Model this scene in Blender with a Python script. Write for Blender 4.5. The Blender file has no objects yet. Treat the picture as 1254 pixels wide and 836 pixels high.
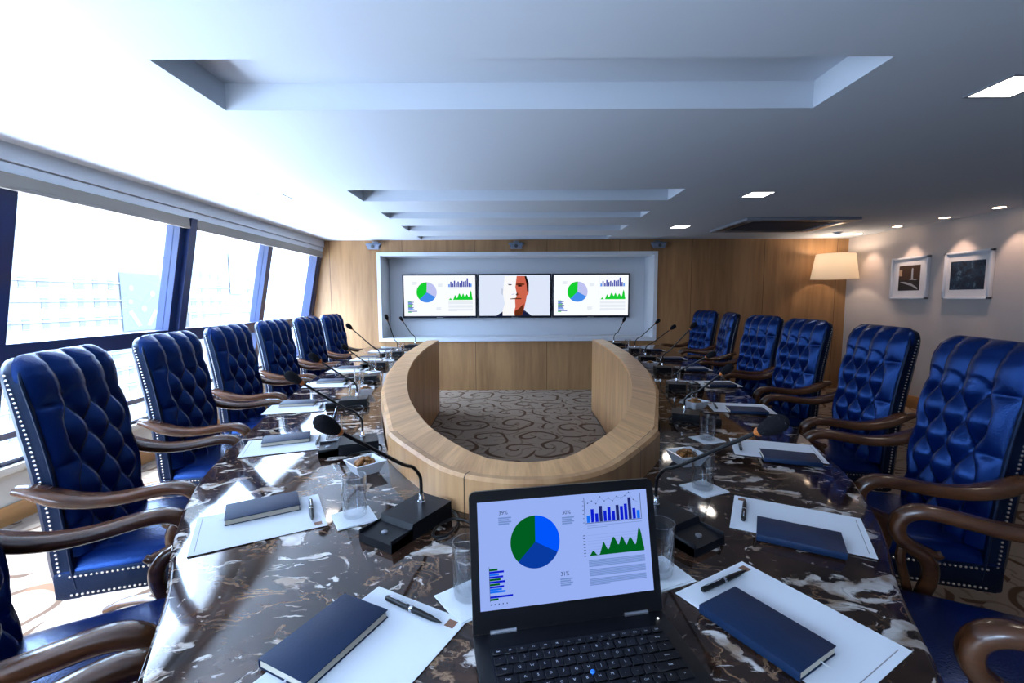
import bpy, bmesh, math, random
from mathutils import Vector, Matrix, noise as mnoise
random.seed(7)
PI = math.pi
SC = bpy.context.scene
COL = SC.collection

# ------------------------------------------------------------------ helpers
class MB:
    """collects geometry and links it as ONE mesh object"""
    def __init__(s):
        s.v = []; s.f = []; s.m = []; s.sm = []; s.uv = []
    def face(s, idx, mat=0, smooth=False, uv=None):
        s.f.append(tuple(idx)); s.m.append(mat); s.sm.append(smooth); s.uv.append(uv)
    def add(s, verts, faces, mat=0, smooth=False, T=None, uvs=None):
        b = len(s.v)
        for p in verts:
            p = Vector(p)
            s.v.append(T @ p if T is not None else p)
        for i, fc in enumerate(faces):
            s.face([b + k for k in fc], mat, smooth, uvs[i] if uvs else None)
    def bm(s, bm, mat=0, smooth=False, T=None):
        bm.verts.ensure_lookup_table(); bm.verts.index_update()
        s.add([v.co.copy() for v in bm.verts], [[v.index for v in f.verts] for f in bm.faces], mat, smooth, T)
        bm.free()
    def box(s, lo, hi, bev=0.0, mat=0, T=None, seg=2, smooth=None):
        bm = bmesh.new()
        bmesh.ops.create_cube(bm, size=1)
        for v in bm.verts:
            v.co = Vector([lo[i] + (v.co[i] + .5) * (hi[i] - lo[i]) for i in range(3)])
        if bev > 0:
            bmesh.ops.bevel(bm, geom=bm.edges[:], offset=bev, segments=seg, profile=.5, affect='EDGES')
        s.bm(bm, mat, (bev > 0) if smooth is None else smooth, T)
    def tube(s, pts, rad, n=10, mat=0, T=None, cap=True, flat=1.0):
        pts = [Vector(p) for p in pts]
        R = rad if isinstance(rad, (list, tuple)) else [rad] * len(pts)
        rings = []; up = None
        for i, p in enumerate(pts):
            d = (pts[min(i + 1, len(pts) - 1)] - pts[max(i - 1, 0)]).normalized()
            if up is None:
                up = Vector((0, 0, 1)) if abs(d.z) < .9 else Vector((1, 0, 0))
            sx = d.cross(up).normalized(); up = sx.cross(d).normalized()
            rings.append([p + sx * math.cos(2 * PI * k / n) * R[i] + up * math.sin(2 * PI * k / n) * R[i] * flat for k in range(n)])
        vs = [q for r in rings for q in r]; fs = []
        for i in range(len(rings) - 1):
            for k in range(n):
                fs.append((i * n + k, i * n + (k + 1) % n, (i + 1) * n + (k + 1) % n, (i + 1) * n + k))
        if cap:
            fs.append(tuple(range(n - 1, -1, -1))); fs.append(tuple(range((len(rings) - 1) * n, len(rings) * n)))
        s.add(vs, fs, mat, True, T)
    def lathe(s, prof, n=24, mat=0, T=None, smooth=True):
        """prof: list of (r, z)"""
        vs = []; fs = []
        for r, z in prof:
            for k in range(n):
                vs.append((r * math.cos(2 * PI * k / n), r * math.sin(2 * PI * k / n), z))
        for i in range(len(prof) - 1):
            for k in range(n):
                fs.append((i * n + k, i * n + (k + 1) % n, (i + 1) * n + (k + 1) % n, (i + 1) * n + k))
        if prof[0][0] > 1e-6: fs.append(tuple(range(n - 1, -1, -1)))
        if prof[-1][0] > 1e-6: fs.append(tuple(range((len(prof) - 1) * n, len(prof) * n)))
        s.add(vs, fs, mat, smooth, T)
    def prism(s, poly, z0, z1, mat=0, T=None, smooth=False):
        """poly: ccw 2d outline extruded along z"""
        n = len(poly)
        vs = [(x, y, z0) for x, y in poly] + [(x, y, z1) for x, y in poly]
        fs = [tuple(range(n - 1, -1, -1)), tuple(range(n, 2 * n))]
        fs += [(i, (i + 1) % n, n + (i + 1) % n, n + i) for i in range(n)]
        s.add(vs, fs, mat, smooth, T)
    def build(s, name, mats, parent=None):
        me = bpy.data.meshes.new(name)
        me.from_pydata([tuple(v) for v in s.v], [], s.f)
        for m in (mats if isinstance(mats, (list, tuple)) else [mats]):
            me.materials.append(m)
        me.polygons.foreach_set('material_index', s.m)
        me.polygons.foreach_set('use_smooth', s.sm)
        if any(u is not None for u in s.uv):
            lay = me.uv_layers.new(name='UVMap')
            for p in me.polygons:
                u = s.uv[p.index]
                if u:
                    for li, c in zip(p.loop_indices, u): lay.data[li].uv = c
        bm = bmesh.new(); bm.from_mesh(me)
        bmesh.ops.remove_doubles(bm, verts=bm.verts[:], dist=1e-6)
        bmesh.ops.recalc_face_normals(bm, faces=bm.faces[:])
        bm.to_mesh(me); bm.free()
        if any(s.sm):
            try: me.set_sharp_from_angle(angle=math.radians(179 if name in ('backrest', 'seat_cushion') else 42))
            except Exception: pass
        o = bpy.data.objects.new(name, me); COL.objects.link(o)
        if parent is not None: o.parent = parent
        return o

def tag(o, label=None, cat=None, group=None, kind=None):
    if label: o['label'] = label
    if cat: o['category'] = cat
    if group: o['group'] = group
    if kind: o['kind'] = kind
    return o
def empty(name, loc=(0, 0, 0), rz=0.0, label=None, cat=None, group=None, kind=None):
    o = bpy.data.objects.new(name, None); COL.objects.link(o)
    o.location = loc; o.rotation_euler = (0, 0, rz); o.empty_display_size = .05
    return tag(o, label, cat, group, kind)
def kids(o): return [c for c in bpy.data.objects if c.parent == o]
def copy_tree(o, parent=None, label=None):
    c = o.copy(); COL.objects.link(c)
    if parent is not None: c.parent = parent
    if label: c['label'] = label
    for ch in kids(o): copy_tree(ch, c)
    return c
def struct(o, label=None):
    o['kind'] = 'structure'
    return tag(o, label, o.name.split('_')[0] if label else None)
def TR(x=0, y=0, z=0, rz=0): return Matrix.Translation((x, y, z)) @ Matrix.Rotation(rz, 4, 'Z')
def catmull(P, n=8, closed=False):
    P = [Vector(p) for p in P]; out = []
    N = len(P)
    for i in range(N if closed else N - 1):
        if closed: a, b, c, d = P[i - 1], P[i], P[(i + 1) % N], P[(i + 2) % N]
        else:
            b, c = P[i], P[i + 1]
            a = P[i - 1] if i else b * 2 - c
            d = P[i + 2] if i + 2 < N else c * 2 - b
        for k in range(n):
            t = k / n
            out.append(.5 * ((2 * b) + (c - a) * t + (2 * a - 5 * b + 4 * c - d) * t * t + (3 * b - a - 3 * c + d) * t ** 3))
    if not closed: out.append(P[-1])
    return out
def text_mesh(body, size):
    cu = bpy.data.curves.new('t', 'FONT'); cu.body = body; cu.size = size
    cu.align_x = 'CENTER'; cu.align_y = 'CENTER'; cu.resolution_u = 2
    o = bpy.data.objects.new('t', cu); COL.objects.link(o)
    dg = bpy.context.evaluated_depsgraph_get()
    me = bpy.data.meshes.new_from_object(o.evaluated_get(dg))
    vs = [v.co.copy() for v in me.vertices]; fs = [tuple(p.vertices) for p in me.polygons]
    bpy.data.objects.remove(o); bpy.data.curves.remove(cu); bpy.data.meshes.remove(me)
    return vs, fs

# ------------------------------------------------------------------ materials
def newmat(name):
    m = bpy.data.materials.new(name); m.use_nodes = True
    nt = m.node_tree; b = nt.nodes['Principled BSDF']
    return m, nt, b
def N(nt, t, **kw):
    n = nt.nodes.new(t)
    for k, v in kw.items():
        if k.startswith('i_'): n.inputs[k[2:].replace('_', ' ')].default_value = v
        else: setattr(n, k, v)
    return n
def L(nt, a, b): nt.links.new(a, b)
def simple(name, col, rough=.5, spec=.5, metal=0.0, coat=0.0, emit=None, es=0.0, bump=0.0, bscale=60, var=0.0, tint=None):
    m, nt, b = newmat(name)
    b.inputs['Base Color'].default_value = (*col, 1)
    b.inputs['Roughness'].default_value = rough
    b.inputs['Specular IOR Level'].default_value = spec
    b.inputs['Metallic'].default_value = metal
    b.inputs['Coat Weight'].default_value = coat
    b.inputs['Coat Roughness'].default_value = .06
    if tint: b.inputs['Specular Tint'].default_value = (*tint, 1)
    if emit:
        b.inputs['Emission Color'].default_value = (*emit, 1); b.inputs['Emission Strength'].default_value = es
    if bump or var:
        tc = N(nt, 'ShaderNodeTexCoord')
        nz = N(nt, 'ShaderNodeTexNoise', i_Scale=bscale, i_Detail=4.0)
        L(nt, tc.outputs['Object'], nz.inputs['Vector'])
        if bump:
            bp = N(nt, 'ShaderNodeBump', i_Strength=bump, i_Distance=.01)
            L(nt, nz.outputs['Fac'], bp.inputs['Height']); L(nt, bp.outputs['Normal'], b.inputs['Normal'])
        if var:
            rp = N(nt, 'ShaderNodeValToRGB')
            rp.color_ramp.elements[0].color = (*[c * (1 - var) for c in col], 1)
            rp.color_ramp.elements[1].color = (*[min(1, c * (1 + var)) for c in col], 1)
            rp.color_ramp.elements[0].position = .3; rp.color_ramp.elements[1].position = .7
            L(nt, nz.outputs['Fac'], rp.inputs['Fac']); L(nt, rp.outputs['Color'], b.inputs['Base Color'])
    return m
def wood(name, c0, c1, scale, rough=.4, uv=False, coat=0.0, seams=None, fine=1.0):
    """scale: grain stretch per axis (small = long along that axis)"""
    m, nt, b = newmat(name)
    tc = N(nt, 'ShaderNodeTexCoord'); mp = N(nt, 'ShaderNodeMapping')
    mp.inputs['Scale'].default_value = scale
    L(nt, tc.outputs['UV' if uv else 'Object'], mp.inputs['Vector'])
    n1 = N(nt, 'ShaderNodeTexNoise', i_Scale=1.0, i_Detail=5.0, i_Roughness=.62, i_Distortion=.6)
    n2 = N(nt, 'ShaderNodeTexNoise', i_Scale=7.0 * fine, i_Detail=3.0)
    L(nt, mp.outputs['Vector'], n1.inputs['Vector']); L(nt, mp.outputs['Vector'], n2.inputs['Vector'])
    ad = N(nt, 'ShaderNodeMath', operation='MULTIPLY_ADD'); ad.inputs[1].default_value = .35
    L(nt, n2.outputs['Fac'], ad.inputs[0]); L(nt, n1.outputs['Fac'], ad.inputs[2])
    rp = N(nt, 'ShaderNodeValToRGB')
    rp.color_ramp.elements[0].color = (*c0, 1); rp.color_ramp.elements[1].color = (*c1, 1)
    rp.color_ramp.elements[0].position = .42; rp.color_ramp.elements[1].position = .85
    L(nt, ad.outputs[0], rp.inputs['Fac'])
    out = rp.outputs['Color']
    if seams:  # thin joints between veneer panels: (axis, pitch, offset, width)
        ax, pitch, off, w = seams
        sp = N(nt, 'ShaderNodeSeparateXYZ'); L(nt, tc.outputs['UV' if uv else 'Object'], sp.inputs[0])
        s1 = N(nt, 'ShaderNodeMath', operation='ADD'); s1.inputs[1].default_value = off; L(nt, sp.outputs[ax], s1.inputs[0])
        s2 = N(nt, 'ShaderNodeMath', operation='WRAP'); s2.inputs[1].default_value = pitch; s2.inputs[2].default_value = 0
        L(nt, s1.outputs[0], s2.inputs[0])
        s3 = N(nt, 'ShaderNodeMath', operation='LESS_THAN'); s3.inputs[1].default_value = w; L(nt, s2.outputs[0], s3.inputs[0])
        mx = N(nt, 'ShaderNodeMix', data_type='RGBA'); mx.inputs['B'].default_value = (*[c * .25 for c in c0], 1)
        L(nt, s3.outputs[0], mx.inputs['Factor']); L(nt, out, mx.inputs['A']); out = mx.outputs['Result']
    L(nt, out, b.inputs['Base Color'])
    b.inputs['Roughness'].default_value = rough; b.inputs['Coat Weight'].default_value = coat
    b.inputs['Coat Roughness'].default_value = .08
    return m
def marble():
    m, nt, b = newmat('dark_marble')
    tc = N(nt, 'ShaderNodeTexCoord')
    mp = N(nt, 'ShaderNodeMapping'); mp.inputs['Scale'].default_value = (1.0, 1.5, 1.0); mp.inputs['Rotation'].default_value = (0, 0, math.radians(18))
    L(nt, tc.outputs['Object'], mp.inputs['Vector'])
    w = N(nt, 'ShaderNodeTexNoise', i_Scale=3.0, i_Detail=5.0); L(nt, mp.outputs['Vector'], w.inputs['Vector'])
    wm = N(nt, 'ShaderNodeVectorMath', operation='MULTIPLY_ADD'); wm.inputs[1].default_value = (.32, .32, .32)
    L(nt, w.outputs['Color'], wm.inputs[0]); L(nt, mp.outputs['Vector'], wm.inputs[2])
    # base clouds
    n0 = N(nt, 'ShaderNodeTexNoise', i_Scale=9.0, i_Detail=8.0, i_Roughness=.65); L(nt, wm.outputs[0], n0.inputs['Vector'])
    r0 = N(nt, 'ShaderNodeValToRGB')
    r0.color_ramp.elements[0].position = .35; r0.color_ramp.elements[0].color = (.006, .0035, .003, 1)
    r0.color_ramp.elements[1].position = .72; r0.color_ramp.elements[1].color = (.075, .034, .020, 1)
    L(nt, n0.outputs['Fac'], r0.inputs['Fac'])
    # white torn patches
    n1 = N(nt, 'ShaderNodeTexNoise', i_Scale=8.5, i_Detail=5.0, i_Roughness=.55, i_Distortion=.9); L(nt, wm.outputs[0], n1.inputs['Vector'])
    r1 = N(nt, 'ShaderNodeValToRGB')
    r1.color_ramp.elements[0].position = .575; r1.color_ramp.elements[0].color = (0, 0, 0, 1)
    r1.color_ramp.elements[1].position = .61; r1.color_ramp.elements[1].color = (1, 1, 1, 1)
    L(nt, n1.outputs['Fac'], r1.inputs['Fac'])
    nc = N(nt, 'ShaderNodeTexNoise', i_Scale=14.0, i_Detail=6.0); L(nt, wm.outputs[0], nc.inputs['Vector'])
    rc = N(nt, 'ShaderNodeValToRGB')
    rc.color_ramp.elements[0].position = .38; rc.color_ramp.elements[0].color = (.30, .20, .14, 1)
    rc.color_ramp.elements[1].position = .6; rc.color_ramp.elements[1].color = (.72, .66, .62, 1)
    L(nt, nc.outputs['Fac'], rc.inputs['Fac'])
    # fine veins
    vo0 = N(nt, 'ShaderNodeTexNoise', i_Scale=5.5, i_Detail=7.0, i_Roughness=.6, i_Distortion=.5); L(nt, wm.outputs[0], vo0.inputs['Vector'])
    vo1 = N(nt, 'ShaderNodeMath', operation='SUBTRACT'); vo1.inputs[1].default_value = .5; L(nt, vo0.outputs['Fac'], vo1.inputs[0])
    vo = N(nt, 'ShaderNodeMath', operation='ABSOLUTE'); L(nt, vo1.outputs[0], vo.inputs[0])
    rv = N(nt, 'ShaderNodeValToRGB')
    rv.color_ramp.elements[0].position = .0; rv.color_ramp.elements[0].color = (1, 1, 1, 1)
    rv.color_ramp.elements[1].position = .016; rv.color_ramp.elements[1].color = (0, 0, 0, 1)
    L(nt, vo.outputs[0], rv.inputs['Fac'])
    nm = N(nt, 'ShaderNodeTexNoise', i_Scale=4.0, i_Detail=3.0); L(nt, mp.outputs['Vector'], nm.inputs['Vector'])
    rm = N(nt, 'ShaderNodeValToRGB'); rm.color_ramp.elements[0].position = .44; rm.color_ramp.elements[1].position = .58
    L(nt, nm.outputs['Fac'], rm.inputs['Fac'])
    vm = N(nt, 'ShaderNodeMath', operation='MULTIPLY'); L(nt, rv.outputs['Color'], vm.inputs[0]); L(nt, rm.outputs['Color'], vm.inputs[1])
    n3 = N(nt, 'ShaderNodeTexNoise', i_Scale=19.0, i_Detail=4.0, i_Roughness=.6, i_Distortion=1.4); L(nt, wm.outputs[0], n3.inputs['Vector'])
    r3 = N(nt, 'ShaderNodeValToRGB'); r3.color_ramp.elements[0].position = .63; r3.color_ramp.elements[0].color = (0, 0, 0, 1); r3.color_ramp.elements[1].position = .68; r3.color_ramp.elements[1].color = (.9, .9, .9, 1)
    L(nt, n3.outputs['Fac'], r3.inputs['Fac'])
    mxx = N(nt, 'ShaderNodeMath', operation='MAXIMUM'); L(nt, r1.outputs['Color'], mxx.inputs[0]); L(nt, r3.outputs['Color'], mxx.inputs[1])
    m1 = N(nt, 'ShaderNodeMix', data_type='RGBA'); m1.inputs['B'].default_value = (.28, .16, .09, 1)
    L(nt, vm.outputs[0], m1.inputs['Factor']); L(nt, r0.outputs['Color'], m1.inputs['A'])
    m2 = N(nt, 'ShaderNodeMix', data_type='RGBA')
    L(nt, mxx.outputs[0], m2.inputs['Factor']); L(nt, m1.outputs['Result'], m2.inputs['A']); L(nt, rc.outputs['Color'], m2.inputs['B'])
    L(nt, m2.outputs['Result'], b.inputs['Base Color'])
    b.inputs['Roughness'].default_value = .06
    b.inputs['Specular IOR Level'].default_value = .6
    return m
def carpet():
    m, nt, b = newmat('scroll_carpet')
    tc = N(nt, 'ShaderNodeTexCoord')
    w = N(nt, 'ShaderNodeTexNoise', i_Scale=2.2, i_Detail=1.0); L(nt, tc.outputs['Object'], w.inputs['Vector'])
    wm = N(nt, 'ShaderNodeVectorMath', operation='MULTIPLY_ADD'); wm.inputs[1].default_value = (.22, .22, 0)
    L(nt, w.outputs['Color'], wm.inputs[0]); L(nt, tc.outputs['Object'], wm.inputs[2])
    masks = []
    for sc_, arms, k, sgn in ((2.3, 1, 6.5, 1), (3.6, 2, 5.0, -1)):
        vo = N(nt, 'ShaderNodeTexVoronoi', feature='F1', voronoi_dimensions='2D', i_Scale=sc_); vo.inputs['Randomness'].default_value = .75
        L(nt, wm.outputs[0], vo.inputs['Vector'])
        su = N(nt, 'ShaderNodeVectorMath', operation='SUBTRACT'); L(nt, wm.outputs[0], su.inputs[0]); L(nt, vo.outputs['Position'], su.inputs[1])
        sp = N(nt, 'ShaderNodeSeparateXYZ'); L(nt, su.outputs[0], sp.inputs[0])
        at = N(nt, 'ShaderNodeMath', operation='ARCTAN2'); L(nt, sp.outputs[1], at.inputs[0]); L(nt, sp.outputs[0], at.inputs[1])
        ln = N(nt, 'ShaderNodeMath', operation='MULTIPLY'); ln.inputs[1].default_value = k * 2 * PI * sgn; L(nt, vo.outputs['Distance'], ln.inputs[0])
        # distance is in scaled space: one arm per turn
        ln.inputs[1].default_value = k * sgn * 2.2
        ml = N(nt, 'ShaderNodeMath', operation='MULTIPLY'); ml.inputs[1].default_value = arms; L(nt, at.outputs[0], ml.inputs[0])
        ad = N(nt, 'ShaderNodeMath', operation='ADD'); L(nt, ml.outputs[0], ad.inputs[0]); L(nt, ln.outputs[0], ad.inputs[1])
        co = N(nt, 'ShaderNodeMath', operation='COSINE'); L(nt, ad.outputs[0], co.inputs[0])
        rp = N(nt, 'ShaderNodeValToRGB'); rp.color_ramp.elements[0].position = .80; rp.color_ramp.elements[1].position = .93
        L(nt, co.outputs[0], rp.inputs['Fac']); masks.append(rp.outputs['Color'])
    mx = N(nt, 'ShaderNodeMath', operation='MAXIMUM'); L(nt, masks[0], mx.inputs[0])
    hf = N(nt, 'ShaderNodeMath', operation='MULTIPLY'); hf.inputs[1].default_value = .45; L(nt, masks[1], hf.inputs[0]); L(nt, hf.outputs[0], mx.inputs[1])
    nz = N(nt, 'ShaderNodeTexNoise', i_Scale=220.0, i_Detail=2.0); L(nt, tc.outputs['Object'], nz.inputs['Vector'])
    rb = N(nt, 'ShaderNodeValToRGB')
    rb.color_ramp.elements[0].color = (.29, .215, .165, 1); rb.color_ramp.elements[1].color = (.41, .31, .245, 1)
    L(nt, nz.outputs['Fac'], rb.inputs['Fac'])
    mc = N(nt, 'ShaderNodeMix', data_type='RGBA'); mc.inputs['B'].default_value = (.12, .066, .040, 1)
    L(nt, mx.outputs[0], mc.inputs['Factor']); L(nt, rb.outputs['Color'], mc.inputs['A'])
    L(nt, mc.outputs['Result'], b.inputs['Base Color'])
    b.inputs['Roughness'].default_value = .95; b.inputs['Specular IOR Level'].default_value = .1
    bp = N(nt, 'ShaderNodeBump', i_Strength=.3, i_Distance=.004); L(nt, nz.outputs['Fac'], bp.inputs['Height']); L(nt, bp.outputs['Normal'], b.inputs['Normal'])
    return m
def pane_mat():
    m = bpy.data.materials.new('window_glass'); m.use_nodes = True
    nt = m.node_tree; nt.nodes.remove(nt.nodes['Principled BSDF'])
    out = nt.nodes['Material Output']
    t = N(nt, 'ShaderNodeBsdfTransparent'); t.inputs['Color'].default_value = (.95, .98, 1, 1)
    g = N(nt, 'ShaderNodeBsdfGlossy'); g.inputs['Roughness'].default_value = .0
    mx = N(nt, 'ShaderNodeMixShader'); mx.inputs[0].default_value = .05
    L(nt, t.outputs[0], mx.inputs[1]); L(nt, g.outputs[0], mx.inputs[2]); L(nt, mx.outputs[0], out.inputs['Surface'])
    return m
def drink_glass():
    m = bpy.data.materials.new('clear_glass'); m.use_nodes = True
    nt = m.node_tree; nt.nodes.remove(nt.nodes['Principled BSDF'])
    out = nt.nodes['Material Output']
    lw0 = N(nt, 'ShaderNodeLayerWeight', i_Blend=.5)
    pw = N(nt, 'ShaderNodeMath', operation='POWER'); pw.inputs[1].default_value = 2.4; L(nt, lw0.outputs['Facing'], pw.inputs[0])
    lw = N(nt, 'ShaderNodeMath', operation='MULTIPLY_ADD'); lw.inputs[1].default_value = .95; lw.inputs[2].default_value = .05; L(nt, pw.outputs[0], lw.inputs[0])
    t = N(nt, 'ShaderNodeBsdfTransparent'); t.inputs['Color'].default_value = (.97, .98, .99, 1)
    g = N(nt, 'ShaderNodeBsdfGlossy'); g.inputs['Roughness'].default_value = .02
    mx = N(nt, 'ShaderNodeMixShader')
    L(nt, lw.outputs[0], mx.inputs[0]); L(nt, t.outputs[0], mx.inputs[1]); L(nt, g.outputs[0], mx.inputs[2]); L(nt, mx.outputs[0], out.inputs['Surface'])
    return m
def emis(name, col, st=1.0):
    m = bpy.data.materials.new(name); m.use_nodes = True
    nt = m.node_tree; nt.nodes.remove(nt.nodes['Principled BSDF'])
    e = N(nt, 'ShaderNodeEmission', i_Strength=st); e.inputs['Color'].default_value = (*col, 1)
    L(nt, e.outputs[0], nt.nodes['Material Output'].inputs['Surface'])
    return m
def shade_mat():
    m = bpy.data.materials.new('lamp_fabric'); m.use_nodes = True
    nt = m.node_tree; nt.nodes.remove(nt.nodes['Principled BSDF'])
    d = N(nt, 'ShaderNodeBsdfDiffuse'); d.inputs['Color'].default_value = (.85, .78, .70, 1)
    t = N(nt, 'ShaderNodeBsdfTranslucent'); t.inputs['Color'].default_value = (1.0, .93, .84, 1)
    mx = N(nt, 'ShaderNodeMixShader'); mx.inputs[0].default_value = .65
    L(nt, d.outputs[0], mx.inputs[1]); L(nt, t.outputs[0], mx.inputs[2]); L(nt, mx.outputs[0], nt.nodes['Material Output'].inputs['Surface'])
    return m
def srgb(r, g, b):
    f = lambda c: (c / 255 / 12.92) if c / 255 <= .04045 else ((c / 255 + .055) / 1.055) ** 2.4
    return (f(r), f(g), f(b))

M = {}
M['ceiling'] = simple('ceiling_paint', (.78, .84, .95), .85, .2)
M['wallpaint'] = simple('warm_grey_paint', (.62, .56, .54), .85, .2, var=.02, bscale=3)
M['lowwall'] = simple('beige_paint', (.62, .58, .52), .8, .2)
M['white'] = simple('white_lacquer', (.82, .87, .96), .35, .4)
M['carpet'] = carpet()
M['veneer'] = wood('wall_veneer', (.24, .115, .046), (.48, .265, .12), (3.2, 3.2, .33), .42, seams=(0, 1.03, .53, .006))
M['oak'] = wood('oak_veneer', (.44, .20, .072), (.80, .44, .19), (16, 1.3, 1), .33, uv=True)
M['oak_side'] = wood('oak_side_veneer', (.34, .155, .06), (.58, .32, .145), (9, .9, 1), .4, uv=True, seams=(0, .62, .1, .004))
M['darkwood'] = wood('dark_pedestal_wood', (.03, .014, .008), (.07, .035, .02), (3, 3, .5), .4)
M['board'] = wood('skirting_wood', (.33, .15, .05), (.50, .26, .10), (2, .4, 6), .4)
M['mahogany'] = wood('polished_mahogany', (.028, .010, .005), (.11, .040, .016), (3, 9, 9), .22, coat=.15)
M['marble'] = marble()
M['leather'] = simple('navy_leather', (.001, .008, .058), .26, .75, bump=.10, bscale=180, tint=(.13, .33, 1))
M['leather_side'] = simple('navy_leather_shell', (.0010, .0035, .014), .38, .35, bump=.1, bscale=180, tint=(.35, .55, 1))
M['stud'] = simple('pale_brass_stud', (.75, .72, .68), .25, .5, metal=1)
M['frame'] = simple('dark_blue_window_metal', (.004, .015, .075), .32, .6, coat=.3)  # blue of the reflected sky is put into the dark metal's base colour
M['pane'] = pane_mat()
M['glass'] = drink_glass()
M['paper'] = simple('white_paper', (.80, .81, .86), .7, .2)
M['board_edge'] = simple('sheet_backing', (.05, .045, .045), .7, .2)
M['logo'] = simple('printed_brown_square', (.22, .10, .06), .6)
M['ink'] = simple('printed_grey_line', (.30, .28, .30), .7)
M['note'] = simple('blue_notebook_cover', (.0035, .017, .055), .48, .28, bump=.05, bscale=240)
M['pages'] = simple('notebook_pages', (.70, .62, .50), .8, .2)
M['ribbon'] = simple('white_ribbon', (.8, .8, .82), .6)
M['black'] = simple('black_plastic', (.004, .0045, .006), .32, .3)
M['softblack'] = simple('matt_black_plastic', (.005, .0055, .008), .42, .22)
M['foam'] = simple('black_foam', (.006, .006, .009), .95, .2, bump=.6, bscale=400)
M['chrome'] = simple('chrome', (.75, .76, .8), .12, .5, metal=1)
M['steel'] = simple('grey_metal', (.35, .37, .42), .3, .5, metal=1)
M['orange'] = simple('amber_ring', (.55, .16, .03), .4)
M['napkin'] = simple('white_napkin', (.83, .84, .88), .85, .1, bump=.2, bscale=60)
M['china'] = simple('white_china', (.82, .83, .88), .15, .5)
M['nut'] = simple('roasted_nuts', (.30, .12, .03), .5, .4, var=.6, bscale=35)
M['key'] = simple('laptop_key', (.003, .003, .0045), .45, .25)
M['legend'] = simple('key_legend', (.55, .58, .66), .6)
M['blue_dot'] = simple('blue_pointing_stick', (.02, .20, .75), .6)
M['bezel'] = simple('tv_bezel', (.02, .028, .05), .25, .5)
M['speaker'] = simple('blue_grey_plastic', (.20, .24, .33), .45)
M['shade'] = shade_mat()
M['grille'] = simple('dark_ac_grille', (.06, .065, .08), .5)
M['acframe'] = simple('ac_panel', (.30, .32, .38), .4)
M['blind'] = simple('grey_blind_fabric', (.30, .27, .25), .8, .2)
M['downlight'] = emis('downlight_diffuser', (1.0, .95, .88), 9.0)
M['warmdown'] = emis('warm_downlight_diffuser', (1.0, .72, .5), 14.0)
M['bulb'] = emis('bulb_glow', (1.0, .72, .45), 8.0)
M['facade'] = simple('pale_facade', (.088, .088, .088), .9, .1)
M['facade_win'] = simple('facade_glazing', (.034, .037, .047), .5)
M['mural'] = simple('grey_blue_mural', (.025, .034, .050), .9)
M['mural_light'] = simple('pale_mural_beam', (.07, .074, .08), .9)
# screen colours (screens give off light)
def scr(n, rgb, st=1.0): return emis('screen_' + n, srgb(*rgb), st)
S_TV = dict(white=scr('white', (246, 250, 255), 1.05), green=scr('green', (20, 205, 50)), blue=scr('blue', (70, 140, 235)), lilac=scr('lilac', (190, 195, 240)),
            navy=scr('navy', (60, 70, 170)), grey=scr('grey', (226, 232, 240)))
S_LT = dict(white=scr('laptop_white', (150, 175, 242)), green=scr('laptop_green', (0, 92, 32)), blue=scr('laptop_blue', (0, 84, 250)), navy=scr('laptop_navy', (8, 58, 160)),
            dark=scr('laptop_dark', (28, 38, 110)), bar=scr('laptop_bar', (10, 30, 205)), grey=scr('laptop_grey', (112, 140, 200)), ink=scr('laptop_ink', (52, 62, 100)), sky=scr('laptop_sky', (20, 110, 240)))

# ------------------------------------------------------------------ room shell
CZ = 2.155; YB = 6.55; YF = -1.6; XR = 4.78; XL = -3.0; AX = .04
def xw(z): return -2.75 - (1.95 - z) * .19            # the slanting window plane

f = MB(); f.box((XL - .1, YF - .1, -.08), (XR + .1, YB + .6, 0)); struct(f.build('floor', M['carpet']))
# ceiling with five coffers
cof = [(1.67, 2.10), (3.58, 3.98), (4.48, 4.81), (5.29, 5.68), (6.15, 6.46)]
CX0, CX1, CD = -1.26, 1.335, .115
m = MB()
def q(m, x0, x1, y0, y1, z): m.add([(x0, y0, z), (x1, y0, z), (x1, y1, z), (x0, y1, z)], [(0, 1, 2, 3)])
xa, xb = XL - .1, XR + .1
q(m, xa, CX0, YF - .1, YB + .6, CZ); q(m, CX1, xb, YF - .1, YB + .6, CZ)
prev = YF - .1
for y0, y1 in cof:
    q(m, CX0, CX1, prev, y0, CZ); prev = y1
    z = CZ + CD
    q(m, CX0, CX1, y0, y1, z)
    for a, b_ in (((CX0, y0), (CX1, y0)), ((CX1, y0), (CX1, y1)), ((CX1, y1), (CX0, y1)), ((CX0, y1), (CX0, y0))):
        m.add([(*a, CZ), (*b_, CZ), (*b_, z), (*a, z)], [(0, 1, 2, 3)])
q(m, CX0, CX1, prev, YB + .6, CZ)
m.box((xa, YF - .1, CZ + .3), (xb, YB + .6, CZ + .4))
struct(m.build('ceiling', M['ceiling']))
# walls
m = MB(); m.box((XR, YF - .1, 0), (XR + .1, YB + .6, CZ + .3)); struct(m.build('wall_right', M['wallpaint']))
FX0, FX1, FZ0, FZ1 = -2.55, -.25, .55, 1.95
m = MB()
m.box((XL - .15, YF - .1, 0), (FX0, YF, CZ + .3)); m.box((FX1, YF - .1, 0), (XR + .1, YF, CZ + .3)); m.box((FX0, YF - .1, 0), (FX1, YF, FZ0)); m.box((FX0, YF - .1, FZ1), (FX1, YF, CZ + .3))
struct(m.build('wall_front', M['wallpaint']))
w = empty('window_7', (0, 0, 0), kind='structure')  # unseen window, added to bring in light from behind the camera
m = MB()
for x in (FX0, -1.43, FX1 - .06): m.box((x, YF - .08, FZ0), (x + .06, YF - .02, FZ1))
m.box((FX0, YF - .08, FZ0), (FX1, YF - .02, FZ0 + .05)); m.box((FX0, YF - .08, FZ1 - .05), (FX1, YF - .02, FZ1))
m.build('window_frame', M['frame'], w)
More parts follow.
